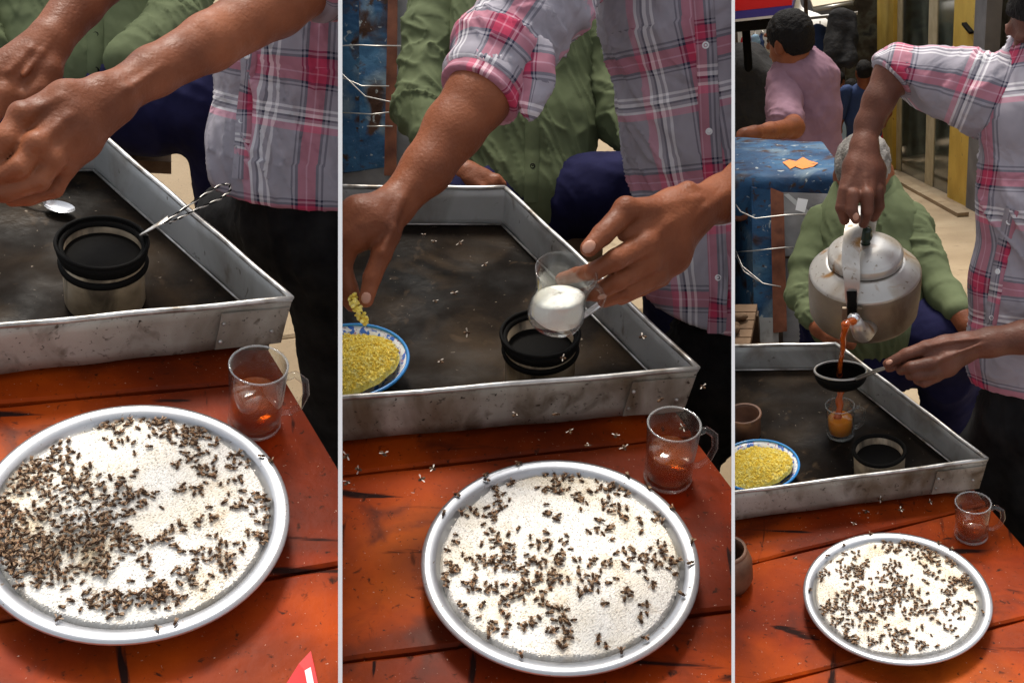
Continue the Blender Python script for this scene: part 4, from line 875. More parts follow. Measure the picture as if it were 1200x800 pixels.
# glass tipped in the hand
top, bot = b.d(664, 319, 1.115), b.d(649, 376, 1.165); ax = Vector(top - bot); gl = ax.length; Rg = frame(ax, Vector(b.d(700, 350, 1.15)) - Vector(bot))
g = thing(b, 'sugar_glass', 'waisted glass mug with white sugar in the bottom held by fingers and thumb', 'glass', bot)
o = bot; hh = gl
prof = [(0, 0), (.027, 0), (.031, .004), (.0325, .012), (.0305, .03), (.0285, hh * .52), (.030, hh * .72), (.0345, hh * .95), (.0352, hh), (.0342, hh + .0008), (.0328, hh - .001), (.0283, hh * .72), (.0268, hh * .52), (.0288, .03), (.0305, .013), (.026, .008), (0, .008)]
part(b, 'glass_body', MB().lathe(prof, 56, 0, o, Rg), 'glass', g, True)
hp = [(.029, .022), (.040, .016), (.049, .024), (.050, .040), (.042, .052), (.030, .056)]
part(b, 'handle', MB().tube([Vector(o) + Rg @ Vector((x, 0, z)) for x, z in hp], .0038, 10), 'glass', g, True)
# sugar in the glass lies level while the glass leans
ms = MB(); n = 40; vs = []
Rin = lambda z: np.interp(z, [.009, .013, .03, hh * .52, hh * .72], [.026, .0298, .0281, .0261, .0276])
for j in range(12):
    for k in range(n):
        a_ = 2 * math.pi * k / n; zt_ = .036 + .010 * math.sin(a_ * 1 + 2.4); z_ = .0092 + (zt_ - .0092) * j / 11; r_ = float(Rin(z_)); vs.append(Vector(o) + Rg @ Vector((r_ * math.cos(a_), r_ * math.sin(a_), z_)))
for j in range(6):
    for k in range(n):
        a_ = 2 * math.pi * k / n; q = 1 - (j + 1) / 6; zt_ = .036 + .010 * math.sin(a_ + 2.4) * q + .007 * (1 - q * q) + random.uniform(-.0012, .0012); r_ = float(Rin(.046)) * q; vs.append(Vector(o) + Rg @ Vector((r_ * math.cos(a_), r_ * math.sin(a_), zt_)))
ms.add(vs, [(j * n + k, j * n + (k + 1) % n, (j + 1) * n + (k + 1) % n, (j + 1) * n + k) for j in range(17) for k in range(n)] + [tuple(range(n))[::-1]])
part(b, 'sugar_fill', ms, 'sugar', g, True)

# vendor 2
tor = C(b, [(838, -290, 1.60, .10), (828, -120, 1.63, .138), (836, 10, 1.66, .138), (862, 160, 1.72, .136), (876, 280, 1.76, .138), (880, 400, 1.80, .144)])
v2 = vroot(b, tor[-1][0], 'person in plaid shirt holding a glass of sugar and pinching yellow food')
armA = [[(640, -40, 1.46, .052), (590, 70, 1.38, .049), (560, 114, 1.345, .0455), (532, 151, 1.33, .0415), (500, 198, 1.31, .0345), (462, 241, 1.285, .0255)],
  [(462, 241, 1.285, .026), (438, 262, 1.265, .029), (416, 276, 1.255, .024)], [(458, 244, 1.28, .024), (420, 252, 1.26, .024), (396, 268, 1.25, .018)], [(460, 246, 1.28, .023), (454, 275, 1.262, .0185), (447, 298, 1.252, .0145), (436, 325, 1.25, .0128), (429, 352, 1.25, .0104)],
  [(412, 280, 1.25, .0155), (402, 312, 1.265, .0125), (410, 336, 1.27, .011), (417, 352, 1.268, .0092)], [(398, 276, 1.25, .0155), (388, 312, 1.27, .0125), (402, 345, 1.275, .0105), (412, 358, 1.272, .009)]]
rdA = [[(520, 150, 1.298, .003), (488, 200, 1.283, .0032), (470, 236, 1.262, .003), (455, 262, 1.246, .003)], [(478, 214, 1.283, .003), (450, 246, 1.262, .003), (424, 262, 1.238, .003), (404, 276, 1.236, .003)], [(470, 232, 1.262, .003), (460, 268, 1.247, .003), (448, 296, 1.239, .003)]]
armB = [[(1010, 190, 1.50, .047), (940, 195, 1.36, .042), (880, 214, 1.27, .035), (846, 233, 1.235, .0295), (812, 246, 1.205, .0275)],
  [(812, 244, 1.205, .026), (790, 244, 1.19, .024), (764, 250, 1.175, .021)], [(810, 248, 1.205, .026), (784, 266, 1.185, .025), (758, 284, 1.165, .0175)], [(808, 254, 1.21, .024), (786, 288, 1.19, .022), (762, 306, 1.175, .016)], [(782, 254, 1.18, .02), (752, 264, 1.162, .0125), (732, 274, 1.155, .010)], [(806, 258, 1.215, .022), (790, 302, 1.20, .018), (770, 322, 1.19, .0145)],
  [(778, 246, 1.175, .0185), (734, 247, 1.150, .0162), (706, 275, 1.128, .0138), (690, 291, 1.118, .0112)], [(758, 284, 1.160, .0165), (722, 304, 1.130, .0138), (696, 318, 1.135, .0115), (676, 322, 1.165, .010), (658, 327, 1.178, .0088)], [(762, 306, 1.172, .0155), (724, 329, 1.145, .0128), (698, 343, 1.155, .0108), (684, 345, 1.175, .009)], [(770, 322, 1.185, .014), (736, 342, 1.165, .0118), (708, 352, 1.175, .0098)], [(776, 326, 1.20, .0115), (752, 338, 1.205, .0098), (728, 350, 1.205, .009)]]
rdB = [[(820, 232, 1.178, .003), (786, 240, 1.166, .0035), (768, 244, 1.158, .003), (736, 240, 1.139, .003)], [(815, 240, 1.178, .003), (782, 262, 1.160, .0036), (757, 284, 1.148, .004)], [(812, 250, 1.183, .003), (786, 282, 1.168, .0032), (762, 305, 1.160, .0035)], [(856, 222, 1.212, .003), (826, 244, 1.178, .0028), (800, 268, 1.172, .0025)]]
bmB = [(757, 286, 1.152, .0125), (733, 243, 1.143, .0115), (761, 307, 1.164, .0115), (806, 222, 1.19, .010)]
a1, a2 = limb(b, armA, rdA, .0026, nf=3), limb(b, armB, rdB, .0026, bumps=bmB, nf=6)
hd2 = tor[0][0] + A(-.06, -.04, .24); shA = tor[1][0] + A(-.10, -.06, .09); shB = tor[1][0] + A(.17, .0, .08)
ub, L, R = upper_body(b, tor, [[(shA, .055), (b.d(640, -40, 1.46), .05)], [(shB, .055), (b.d(1010, 190, 1.5), .047)]], hd2, (-.8, -.4, -.4), 'hair', None, None, 'skin')
hip2 = tor[-1][0] + A(0, 0, -.03); k2 = [(A(hip2[0] - .10, hip2[1] + .0, .46), A(hip2[0] - .08, hip2[1] + .04, .07)), (A(hip2[0] + .09, hip2[1], .46), A(hip2[0] + .12, hip2[1] + .05, .07))]
lo = lower(b, hip2, k2)
body2 = finish(b, v2, [a1, a2, ub, lo], L, R, 'hair', 'skin', hd2)
trousers(b, v2, hip2, k2, ['black'], seed=4)
sh2, V, Q = cloth(b, 'shirt', tor, ['plaid'], v2, h=.0055, w=(LAT, 1.30), k=.03, fold=(.009, 22), fine=(.0015, 80), seed=12, uvoff=(.02, .05), cuts=[(b.d(800, 388, 1.66), (-.12, -.2, -1))])
bv = bvh_of((V, Q))
strip(b, sh2, bv, [(823, -10), (828, 55), (832, 155), (838, 230), (842, 330), (840, 395)], .016, ['plaid'], uvk=.06); buttons(b, sh2, bv, [(827, 53), (831, 154), (842, 325)])
el = b.d(560, 116, 1.345); ua = b.d(640, -40, 1.46)
slv = [(shA, .082)] + C(b, [(690, -90, 1.53, .074), (632, -2, 1.42, .066), (590, 58, 1.385, .060), (566, 100, 1.36, .057)])
dr = A(*(b.d(566, 100, 1.36) - b.d(600, 45, 1.39))); dr /= np.linalg.norm(dr)
cloth(b, 'sleeve', slv, ['plaid'], sh2, h=.005, fold=(.005, 34), fine=(.0016, 85), seed=15, uvoff=(.05, .02), ring=(.004, 95), cuts=[(b.d(566, 104, 1.355), tuple(dr))])
for i, (o0, o1, rr) in enumerate((((588, 66, 1.38), (566, 103, 1.358), .062), ((580, 82, 1.372), (560, 113, 1.35), .0605))):
    p0, p1 = b.d(*o0), b.d(*o1); cloth(b, 'rolled_cuff', [(p0, rr - .004), (p1, rr - .004)], ['plaid'], sh2, h=.004, k=.01, fold=(.0035, 40), seed=60 + i, uvoff=(.11, .03 * i), ring=(.002, 160), cuts=[(p1, tuple(dr)), (p0, tuple(-dr))])
cloth(b, 'cuff_tab', C(b, [(632, 62, 1.34, .020), (630, 95, 1.335, .022), (622, 128, 1.335, .015)]), ['plaid'], sh2, h=.004, k=.01, fold=(.003, 40), seed=70, uvoff=(.29 * .155, .06), w=(tuple(b.ray(628, 95) / np.linalg.norm(b.ray(628, 95))), .33))
cloth(b, 'sleeve', [(shB, .08)] + C(b, [(1010, 150, 1.55, .064)]), ['plaid'], sh2, h=.008, seed=6)
skin_nails(b, body2, [a1, a2], [(429, 349, (-.25, 1), .0062, .0075), (690, 289, (-.75, .65), .0065, .0085), (706, 348, (-1, .3), .005, .006)])
# pinch of food between the fingers
mbq = MB()
rs = random.Random(3)
for _ in range(46):
    f = rs.random(); p = Vector(b.d(413 + 14 * f + rs.uniform(-4, 4), 348 + 30 * f + rs.uniform(-5, 5), 1.25 + rs.uniform(-.006, .006))); R = Matrix.Rotation(rs.uniform(0, 6), 3, 'Z') @ Matrix.Rotation(rs.uniform(-1, 1), 3, 'Y'); mbq.ell(p, (rs.uniform(.003, .006), .0028, .0024), 6, 4, 0, R)
part(b, 'pinch_of_food', mbq, 'rice', None, True, 'pinch of pale yellow food hanging from thumb and fingertips', 'food')

# seated person 2
tor2 = C(b, [(604, -150, 2.37, .085), (604, -60, 2.36, .122), (604, 60, 2.33, .130), (604, 150, 2.30, .132), (604, 222, 2.28, .132)])
sL = C(b, [(520, -60, 2.36, .066), (504, 40, 2.30, .057), (492, 125, 2.22, .053), (514, 178, 2.14, .045)])
sR = C(b, [(690, -60, 2.36, .072), (706, 50, 2.32, .060), (730, 140, 2.26, .054), (772, 192, 2.16, .046)])
handL = [[[(505, 172, 2.16, .030), (532, 196, 2.11, .026), (548, 204, 2.09, .027), (566, 208, 2.08, .020)], [(560, 204, 2.08, .012), (582, 210, 2.07, .009), (590, 216, 2.07, .008)], [(558, 209, 2.075, .012), (578, 217, 2.065, .009)], [(550, 211, 2.07, .012), (566, 221, 2.06, .009)], [(542, 208, 2.08, .012), (552, 221, 2.07, .009)]], []]
kn = b.d(792, 214, 2.1)
thA = C(b, [(615, 240, 2.28, .080), (700, 226, 2.20, .074), (790, 216, 2.10, .068)]) + [(A(kn[0] + .03, kn[1], .35), .062), (A(kn[0] + .03, kn[1] + .03, .08), .055)]
kn2 = b.d(520, 250, 2.12); thB = C(b, [(590, 240, 2.27, .10), (520, 250, 2.12, .08)]) + [(A(kn2[0], kn2[1], .08), .055)]
seated(b, tor2, [sL, sR], None, [thA, thB], None, tor2[0][0] + A(0, -.02, .2), (0, -1, -.3), 'person in green shirt sitting behind the tray below the glass of sugar', [handL], 3,
  btn=[(624, 157), (624, 195), (627, 60)], plk=[(626, 60), (624, 150), (622, 245)])
bench(b, 660, 258, 2.30, 'rough wooden bench end beside navy trousers behind the held glass')

def wires(bay, t, lst, m='wire', r=.0022):
    for w in lst: part(bay, 'binding_wire', MB().tube([bay.d(*q) for q in w], r * .62, 6), m, t, True)
# blue cabinet 2
def panel(bay, name, pix, d, m, par, thick=.012, dents=0.006, seed=1, nx=10, ny=14, dd=None):
    """sheet metal panel through four sight lines (TL, TR, BR, BL) with depths"""
    P = [bay.d(x, y, d if dd is None else dd[i]) for i, (x, y) in enumerate(pix)]; nn = np.cross(P[1] - P[0], P[3] - P[0]); nn /= np.linalg.norm(nn)
    if nn @ (bay.o - P[0]) < 0: nn = -nn
    V = np.array([(P[0] * (1 - f) + P[1] * f) * (1 - g) + (P[3] * (1 - f) + P[2] * f) * g for g in np.linspace(0, 1, ny + 1) for f in np.linspace(0, 1, nx + 1)])
    V1 = V + nn * (dents * sn(V, 14, seed))[:, None]; V0 = V1 - nn * thick; n = len(V); w = nx + 1; mb = MB()
    fs = [(j * w + i, j * w + i + 1, (j + 1) * w + i + 1, (j + 1) * w + i) for j in range(ny) for i in range(nx)]
    fs += [tuple(n + i for i in q[::-1]) for q in fs[:nx * ny]]
    bd = [i for i in range(w)] + [j * w + nx for j in range(1, ny + 1)] + [ny * w + i for i in range(nx - 1, -1, -1)] + [j * w for j in range(ny - 1, 0, -1)]
    fs += [(bd[k], n + bd[k], n + bd[(k + 1) % len(bd)], bd[(k + 1) % len(bd)]) for k in range(len(bd))]
    mb.add(list(V1) + list(V0), fs); return part(bay, name, mb, m, par, 'auto')
cc = b.d(420, 210, 2.9); t = thing(b, 'blue_cabinet', 'battered blue sheet metal cabinet bound with wire behind the pinching arm', 'cabinet', (cc[0], cc[1], 0))
panel(b, 'side_panel', [(380, -60), (424, -60), (424, 200), (380, 205)], 2.80, 'blue', t, seed=3)
panel(b, 'front_panel', [(420, -60), (458, -60), (456, 195), (422, 200)], 2.74, 'blue', t, seed=5, dents=.01)
panel(b, 'corner_strip', [(456, -60), (466, -60), (464, 205), (450, 205)], 2.72, 'rust', t, seed=6, nx=3)
panel(b, 'back_sheet', [(462, -80), (520, -80), (520, 230), (462, 230)], 2.80, 'greysheet', t, seed=7)
panel(b, 'base_sheet', [(380, 190), (470, 190), (470, 330), (380, 330)], 2.82, 'greysheet', t, seed=8)
panel(b, 'side_panel', [(466, -78), (560, -78), (560, 320), (466, 320)], 3.0, 'greysheet', t, seed=9, thick=.3)
wires(b, t, [[(378, 55, 2.76), (420, 53, 2.70), (440, 54, 2.69), (470, 54, 2.70)], [(378, 78, 2.74), (400, 86, 2.70), (428, 113, 2.69), (455, 119, 2.69), (470, 121, 2.70)], [(378, 92, 2.74), (404, 92, 2.70), (424, 101, 2.69), (456, 101, 2.70)], [(400, 132, 2.74), (436, 134, 2.69), (462, 131, 2.69)], [(430, 148, 2.69), (460, 148, 2.69)]], r=.0028)
# ================================================================== BAY 3: tea poured from the kettle, street behind
b = B3
table(b, [(1167, 603), (1200, 641)], [(1086, 608), (1114, 601)], [(1160, 734)], 'orange painted plank table in front of the pouring kettle')
tray(b, [(700, 598), (1157, 538), (980, 403), (740, 407)], 'grimy galvanised metal tray holding the mug being filled')
pc3 = plate(b, 1049, 696, 'round steel plate of sugar in front of the tray with the filling mug', 'white sugar with clustered bees in front of the tray with the filling mug', 3.7)
cl3 = [(630,195,6),(625,235,8),(665,245,8),(730,175,4),(745,215,25,26,18),(810,170,4),(865,210,12),(820,240,10),(825,290,20,22,18),(810,340,6),(940,270,20,30,22),(740,290,3),(775,285,2),(715,370,2),(795,375,2),(795,430,2),(660,320,14,20,10),(435,315,8),(510,285,6),(560,290,4),(465,270,3),(370,350,8),(520,330,20,16,14),(470,355,8),(520,390,25,22,34),(570,385,2),(625,370,14),(680,400,20,18,16),(620,440,25,36,16),(690,450,20),(400,480,20,26,14),(460,460,20,30,16),(550,500,25,26,18),(480,550,12),(420,540,8),(350,510,12),(640,490,20),(770,480,16,14,18),(735,520,10),(735,440,4),(800,495,3),(840,510,5),(890,420,12),(930,390,20,34,18),(960,360,10),(990,370,6),(880,480,8),(910,490,5),(950,470,4),(990,465,6),(930,540,2),(900,580,6),(850,550,3),(885,535,3),(775,565,3),(610,530,6),(560,560,10),(630,570,3),(460,620,8),(490,630,10),(570,635,6),(610,610,4),(690,610,25,28,24),(690,680,8),(770,635,8),(545,675,8),(835,620,2),(615,685,2)]
print('bees3', bees(b, pc3, 3.7, cl3, .285, (858, 572), .0112, .82, 0, '', '', 'clusters of brown bees on the sugar plate in front of the filling mug', [(460,235),(570,190),(395,280),(320,420),(880,190),(960,205),(985,500)]))
m3 = b.z(1138, 628, ZT)
mug(b, A(m3[0], m3[1], ZT + .002), .038, .10, .052, 'glass mug half full of tea on the table corner in front of the kettle', hang=.1)
cb, chh, cr = can(b, 1030, 527, 'open sooty tin can beside the mug being filled', h=.088, strap=False)
rice_bowl(b, 888, 546, 'blue rimmed enamel bowl on the tray beside a small brown pot', 'yellow crumbly food heaped in the bowl beside the brown pot')
# mug being filled
mp = b.z(985, 509, .7735); mug(b, A(mp[0], mp[1], .7735), .0365, .096, .056, 'glass mug half full of orange tea under the strainer', tea='teao', hang=.25)
# small pot and jar at the tray's left side
pp_ = b.z(874, 512, .7735); t = thing(b, 'brown_pot', 'small brown clay pot behind the bowl of yellow food', 'pot', pp_)
part(b, 'pot_wall', MB().lathe([(0, 0), (.028, 0), (.034, .01), (.036, .05), (.037, .064), (.035, .066), (.033, .06), (.031, .012), (0, .008)], 40, 0, pp_), 'clay', t, True)
part(b, 'pot_rim', MB().lathe([(.0355, .060), (.039, .063), (.0385, .068), (.034, .067)], 40, 0, pp_), 'clay', t, True)
jp = b.z(850, 478, .7735); mug(b, A(jp[0], jp[1], .7735), .03, .07, .02, 'clear empty glass standing behind the small brown pot', hang=2.6, handle=False)
# strainer held over the mug
rc = b.d(985, 434, 2.33); st = thing(b, 'tea_strainer', 'round wire tea strainer held by its handle under the pouring tea', 'strainer', rc)
hp_ = b.d(1050, 427, 2.17); hdv = hp_ - rc; hd, RR = strainer(b, st, rc, .054, tuple(hdv), .1, None, depth=.034, up=(.02, .22, 1), thin=True)
e0 = rc + A(*hd) * .055
for o_ in (-.004, .004): part(b, 'handle_wire', MB().tube([e0 + A(0, o_, 0), e0 * .5 + hp_ * .5 + A(0, o_, .002), hp_ + A(0, o_ * .5, 0), b.d(1085, 420, 2.12)], .0022, 8), 'wire', st, True)
# kettle
kb = b.d(1011, 368, 2.34); ups = A(0, math.sin(b.p), math.cos(b.p)); tow = -b.ray(1012, 340); tow = tow / np.linalg.norm(tow); kax = .77 * ups + .64 * tow + A(.03, 0, 0); Rk = frame(kax, (1, 0, 0))
K = lambda x, y, z: kb + A(*(Rk @ Vector((x, y, z))))
kt = thing(b, 'kettle', 'large stained aluminium kettle tipped by its strap handle to pour tea', 'kettle', kb)
part(b, 'kettle_body', MB().lathe([(0, 0), (.09, 0), (.104, .006), (.110, .018), (.1125, .06), (.1125, .108), (.110, .113)], 72, 0, kb, Rk), 'alub', kt, True)
part(b, 'shoulder', MB().lathe([(.110, .112), (.1115, .117), (.107, .122), (.080, .142), (.074, .145), (.070, .143)], 72, 0, kb, Rk), 'alu', kt, True)
lid = part(b, 'lid', MB().lathe([(.072, .146), (.0745, .148), (.0745, .163), (.0735, .166), (.068, .171), (.062, .173), (.058, .178), (.030, .186), (0, .188)], 64, 0, kb, Rk), 'alu', kt, True)
part(b, 'lid_knob', MB().lathe([(0, .186), (.010, .187), (.008, .193), (.012, .200), (.013, .206), (.010, .213), (.0115, .218), (.010, .224), (0, .227)], 24, 0, kb, Rk), 'knob', lid, True)
# strap handle over the top
fx = -.020
hpz = [(fx - .002, -.112, .100), (fx - .004, -.116, .135), (fx - .004, -.112, .175), (fx - .008, -.092, .215), (fx - .006, -.05, .243), (fx + .002, 0, .252), (0, .05, .243), (.006, .092, .205), (.004, .112, .15), (.002, .113, .10)]
dn = []; hq = [A(*hpz[0]) * 2 - A(*hpz[1])] + [A(*q) for q in hpz] + [A(*hpz[-1]) * 2 - A(*hpz[-2])]
for i in range(1, len(hq) - 2):
    for k in range(6):
        f = k / 6; p0, p1, p2, p3 = hq[i - 1:i + 3]; dn.append(K(*(.5 * (2 * p1 + (p2 - p0) * f + (2 * p0 - 5 * p1 + 4 * p2 - p3) * f * f + (3 * p1 - p0 - 3 * p2 + p3) * f ** 3))))
dn.append(K(*hpz[-1]))
mbh = MB(); vs = []; w_ = .017
rx = A(*(Rk @ Vector((1, 0, 0))))
for i, p in enumerate(dn):
    tg = Vector(dn[min(i + 1, len(dn) - 1)] - dn[max(i - 1, 0)]).normalized(); nn = A(*Vector(rx).cross(tg).normalized()); ww = w_ * (.55 + .45 * min(1, i / 16)) 
    for sx, sy in ((-1, -1), (1, -1), (1, 1), (-1, 1)): vs.append(p + rx * ww * sx + nn * .0018 * sy)
mbh.add(vs, [(i * 4 + k, i * 4 + (k + 1) % 4, (i + 1) * 4 + (k + 1) % 4, (i + 1) * 4 + k) for i in range(len(dn) - 1) for k in range(4)])
part(b, 'strap_handle', mbh, 'alu', kt, 'auto')
part(b, 'handle_hinge', MB().tube([K(fx - .002, -.117, .092), K(fx - .003, -.121, .13), K(fx - .004, -.119, .155)], [.011, .009, .010], 12), 'soot', kt, True)
part(b, 'hinge_plate', MB().box((-.019, -.004, -.016), (.019, .002, .020), 0, Rk, K(fx - .002, -.1185, .094)), 'alub', kt)
part(b, 'spout', MB().tube([K(.004, -.100, .05), K(.0, -.128, .058), K(-.010, -.148, .088), K(-.018, -.158, .118)], [.026, .022, .0155, .0115], 20), 'alu', kt, True)
tip = K(-.0185, -.1585, .120)
part(b, 'spout_collar', MB().ell(tip, (.0125, .0125, .010), 16, 8), 'steel', kt, True)
s0 = b.d(990, 383, 2.115); s1 = b.d(988, 400, 2.17); s2 = rc + A(-.002, 0, -.012)
pts = [s0 * .4 + s1 * .6]; q1 = b.d(987, 415, 2.25)
tst = MB(); P4 = [tip + A(0, -.003, -.004), s0 + A(.001, -.002, .008), s1, s2]; rad = [.0085, .0078, .0058, .0044]; pth = []; rr_ = []
for i in range(3):
    for k in range(8): f = k / 8; pth.append(P4[i] * (1 - f) + P4[i + 1] * f); rr_.append((rad[i] * (1 - f) + rad[i + 1] * f) * (1 + .07 * math.sin((i * 8 + k) * .9)))
pth = [p + A(.0012 * math.sin(i * .8), 0, 0) for i, p in enumerate(pth)]; pth.append(s2); rr_.append(.006); tst.tube(pth, rr_, 14)
part(b, 'tea_stream', tst, 'teas', None, True, 'orange stream of tea falling from kettle spout to strainer', 'tea')
tst = MB(); f0 = rc + A(0, 0, -.04); f1 = A(mp[0] - .004, mp[1] - .004, .7735 + .046); pth = [f0 * (1 - k / 12) + f1 * (k / 12) + A(.0015 * math.sin(k), 0, 0) for k in range(13)]
tst.tube(pth, [.0075 * (1 + .2 * math.sin(k * 1.3)) for k in range(13)], 14); part(b, 'tea_stream', tst, 'teas', None, True, 'dark orange tea dripping from the strainer into the mug', 'tea')

# vendor 3
tor = C(b, [(1276, 40, 2.15, .10), (1268, 130, 2.16, .130), (1262, 230, 2.20, .130), (1252, 330, 2.25, .130), (1250, 400, 2.28, .132), (1248, 470, 2.32, .138)])
v3 = vroot(b, tor[-1][0], 'person in plaid shirt pouring tea from the kettle through a strainer')
armA = [[(1110, 92, 2.17, .044), (1047, 86, 2.15, .0395), (1030, 118, 2.14, .0325), (1018, 145, 2.14, .0275), (1012, 170, 2.13, .0245)],
  [(1012, 170, 2.13, .025), (1004, 196, 2.12, .0275), (996, 220, 2.105, .023)], [(1013, 172, 2.13, .024), (1014, 200, 2.125, .0275), (1014, 224, 2.11, .022)], [(1014, 174, 2.135, .023), (1024, 200, 2.14, .023), (1028, 222, 2.14, .018)],
  [(990, 224, 2.095, .0155), (986, 243, 2.095, .0132), (990, 258, 2.115, .0115)], [(1000, 228, 2.085, .0145), (998, 246, 2.085, .0125), (1003, 257, 2.09, .0108)], [(1016, 228, 2.09, .0155), (1016, 248, 2.10, .013), (1012, 262, 2.13, .011)], [(1028, 222, 2.125, .0145), (1030, 242, 2.14, .012), (1024, 255, 2.155, .0105)]]
rdA = [[(1022, 124, 2.135, .0005), (1010, 172, 2.104, .0026), (1000, 204, 2.092, .003), (992, 222, 2.084, .003)], [(1028, 122, 2.135, .0005), (1014, 176, 2.105, .0026), (1014, 206, 2.096, .003), (1015, 226, 2.086, .003)]]
armB = [[(1310, 372, 2.20, .046), (1250, 385, 2.14, .040), (1200, 395, 2.11, .0325), (1160, 401, 2.10, .029), (1130, 406, 2.10, .0265)],
  [(1130, 404, 2.10, .0255), (1108, 406, 2.09, .022), (1086, 408, 2.075, .0175)], [(1128, 410, 2.10, .0255), (1108, 420, 2.085, .023), (1090, 426, 2.07, .0165)], [(1126, 414, 2.105, .022), (1110, 430, 2.09, .018), (1096, 438, 2.08, .0145)],
  [(1084, 408, 2.07, .016), (1062, 415, 2.065, .0132), (1040, 426, 2.065, .0102)], [(1086, 412, 2.08, .014), (1064, 422, 2.085, .012), (1042, 431, 2.085, .0098)], [(1090, 426, 2.06, .0152), (1068, 430, 2.05, .0128), (1056, 434, 2.075, .0105)], [(1094, 436, 2.07, .014), (1074, 440, 2.055, .012), (1066, 440, 2.085, .010)], [(1098, 441, 2.085, .0125), (1083, 448, 2.075, .0108), (1075, 446, 2.10, .0092)]]
rdB = [[(1150, 396, 2.072, .0028), (1112, 400, 2.066, .003), (1086, 406, 2.057, .003)], [(1150, 403, 2.070, .0028), (1112, 417, 2.060, .003), (1090, 426, 2.052, .003)]]
a1, a2 = limb(b, armA, rdA, .003, nf=4), limb(b, armB, rdB, .003, nf=4)
hd3 = A(*b.d(1246, 22, 2.12)); shA = b.d(1195, 122, 2.16); shB = tor[1][0] + A(.17, 0, .04)
ub, L, R = upper_body(b, tor, [[(shA, .05), (b.d(1110, 92, 2.17), .044)], [(shB, .045), (b.d(1310, 372, 2.2), .043)]], hd3, (-.85, -.3, -.45), 'hair', None, None, 'skin')
hip3 = tor[-1][0] + A(0, 0, -.02); h3 = hip3; k3 = [(A(*b.d(1160, 545, 2.46)), A(b.d(1170, 560, 2.46)[0] + .02, b.d(1170, 560, 2.46)[1] + .02, .07)), (A(h3[0] - .02, h3[1] - .08, .46), A(h3[0] + .02, h3[1] - .08, .07))]
lo = lower(b, hip3, k3)
body3 = finish(b, v3, [a1, a2, ub, lo], L, R, 'hair', 'skin2', hd3)
trousers(b, v3, hip3, k3, ['black'], seed=8)
sh3, V, Q = cloth(b, 'shirt', tor, ['plaid'], v3, h=.0055, w=(LAT, 1.30), k=.03, fold=(.009, 22), fine=(.0018, 80), seed=13, uvoff=(.10, .03), cuts=[(b.d(1160, 466, 2.2), (.0, -.3, -1))])
bv = bvh_of((V, Q)); buttons(b, sh3, bv, [(1183, 260), (1170, 318), (1163, 372)]); strip(b, sh3, bv, [(1186, 245), (1170, 318), (1160, 385)], .014, ['plaid'], uvk=.09)
slv = [(A(*shA) + A(.03, 0, -.01), .085)] + C(b, [(1160, 112, 2.16, .072), (1105, 96, 2.16, .060), (1060, 88, 2.15, .052), (1046, 86, 2.15, .050)])
dr = A(*(b.d(1030, 112, 2.14) - b.d(1064, 80, 2.15))); dr /= np.linalg.norm(dr)
cloth(b, 'sleeve', slv, ['plaid'], sh3, h=.005, fold=(.005, 36), fine=(.0016, 85), seed=25, uvoff=(.06, .02), ring=(.004, 110), cuts=[(b.d(1044, 92, 2.15), tuple(dr))])
cloth(b, 'sleeve', [(A(*shB), .078)] + C(b, [(1325, 330, 2.24, .066), (1300, 374, 2.19, .060)]), ['plaid'], sh3, h=.007, seed=26, uvoff=(.02, .04), ring=(.003, 110))
cloth(b, 'rolled_cuff', C(b, [(1056, 80, 2.15, .052), (1043, 95, 2.148, .050)]), ['plaid'], sh3, h=.004, k=.01, fold=(.003, 40), seed=63, uvoff=(.11, .08), cuts=[(b.d(1044, 95, 2.148), tuple(dr)), (b.d(1060, 74, 2.15), tuple(-dr))])
skin_nails(b, body3, [a1, a2], [(1003, 254, (.2, 1), .006, .008), (1042, 424, (-1, .4), .0045, .007)])

# seated person 3
tor2 = C(b, [(1014, 226, 2.88, .07), (1015, 262, 2.88, .094), (1017, 330, 2.86, .106), (1018, 384, 2.84, .122)])
sL = C(b, [(964, 262, 2.88, .052), (946, 310, 2.84, .044), (940, 345, 2.80, .040), (952, 372, 2.74, .034)])
sR = C(b, [(1066, 262, 2.88, .052), (1086, 310, 2.84, .043), (1108, 346, 2.78, .038), (1122, 362, 2.72, .034)])
handL = [[[(950, 370, 2.75, .024), (962, 384, 2.72, .027), (976, 394, 2.71, .026), (988, 399, 2.70, .018)], [(984, 395, 2.70, .011), (1000, 401, 2.70, .009)], [(984, 400, 2.70, .011), (998, 406, 2.70, .009)]], []]
handR = [[[(1119, 361, 2.72, .026), (1128, 372, 2.71, .027), (1135, 382, 2.70, .027), (1139, 392, 2.69, .018)], [(1137, 386, 2.69, .011), (1139, 402, 2.68, .009)]], []]
kn = b.d(1124, 402, 2.84)
thA = C(b, [(1040, 404, 2.90, .095), (1085, 392, 2.84, .085), (1120, 396, 2.78, .076)]) + [(A(kn[0] - .02, kn[1] + .02, .40), .066), (A(kn[0] - .02, kn[1] + .05, .08), .056)]
kn2 = b.d(985, 418, 2.88); thB = C(b, [(1005, 412, 2.96, .095), (985, 418, 2.88, .08)]) + [(A(kn2[0], kn2[1], .08), .055)]
hd_ = A(*b.d(1011, 204, 2.86))
seated(b, tor2, [sL, sR], None, [thA, thB], None, hd_, (0, -1, -.45), 'grey haired person in green shirt sitting behind the kettle', [handL, handR], 7, fine=.0055, hsc=.9)
bench(b, 1015, 432, 2.92, 'rough wooden bench under the grey haired seated person')

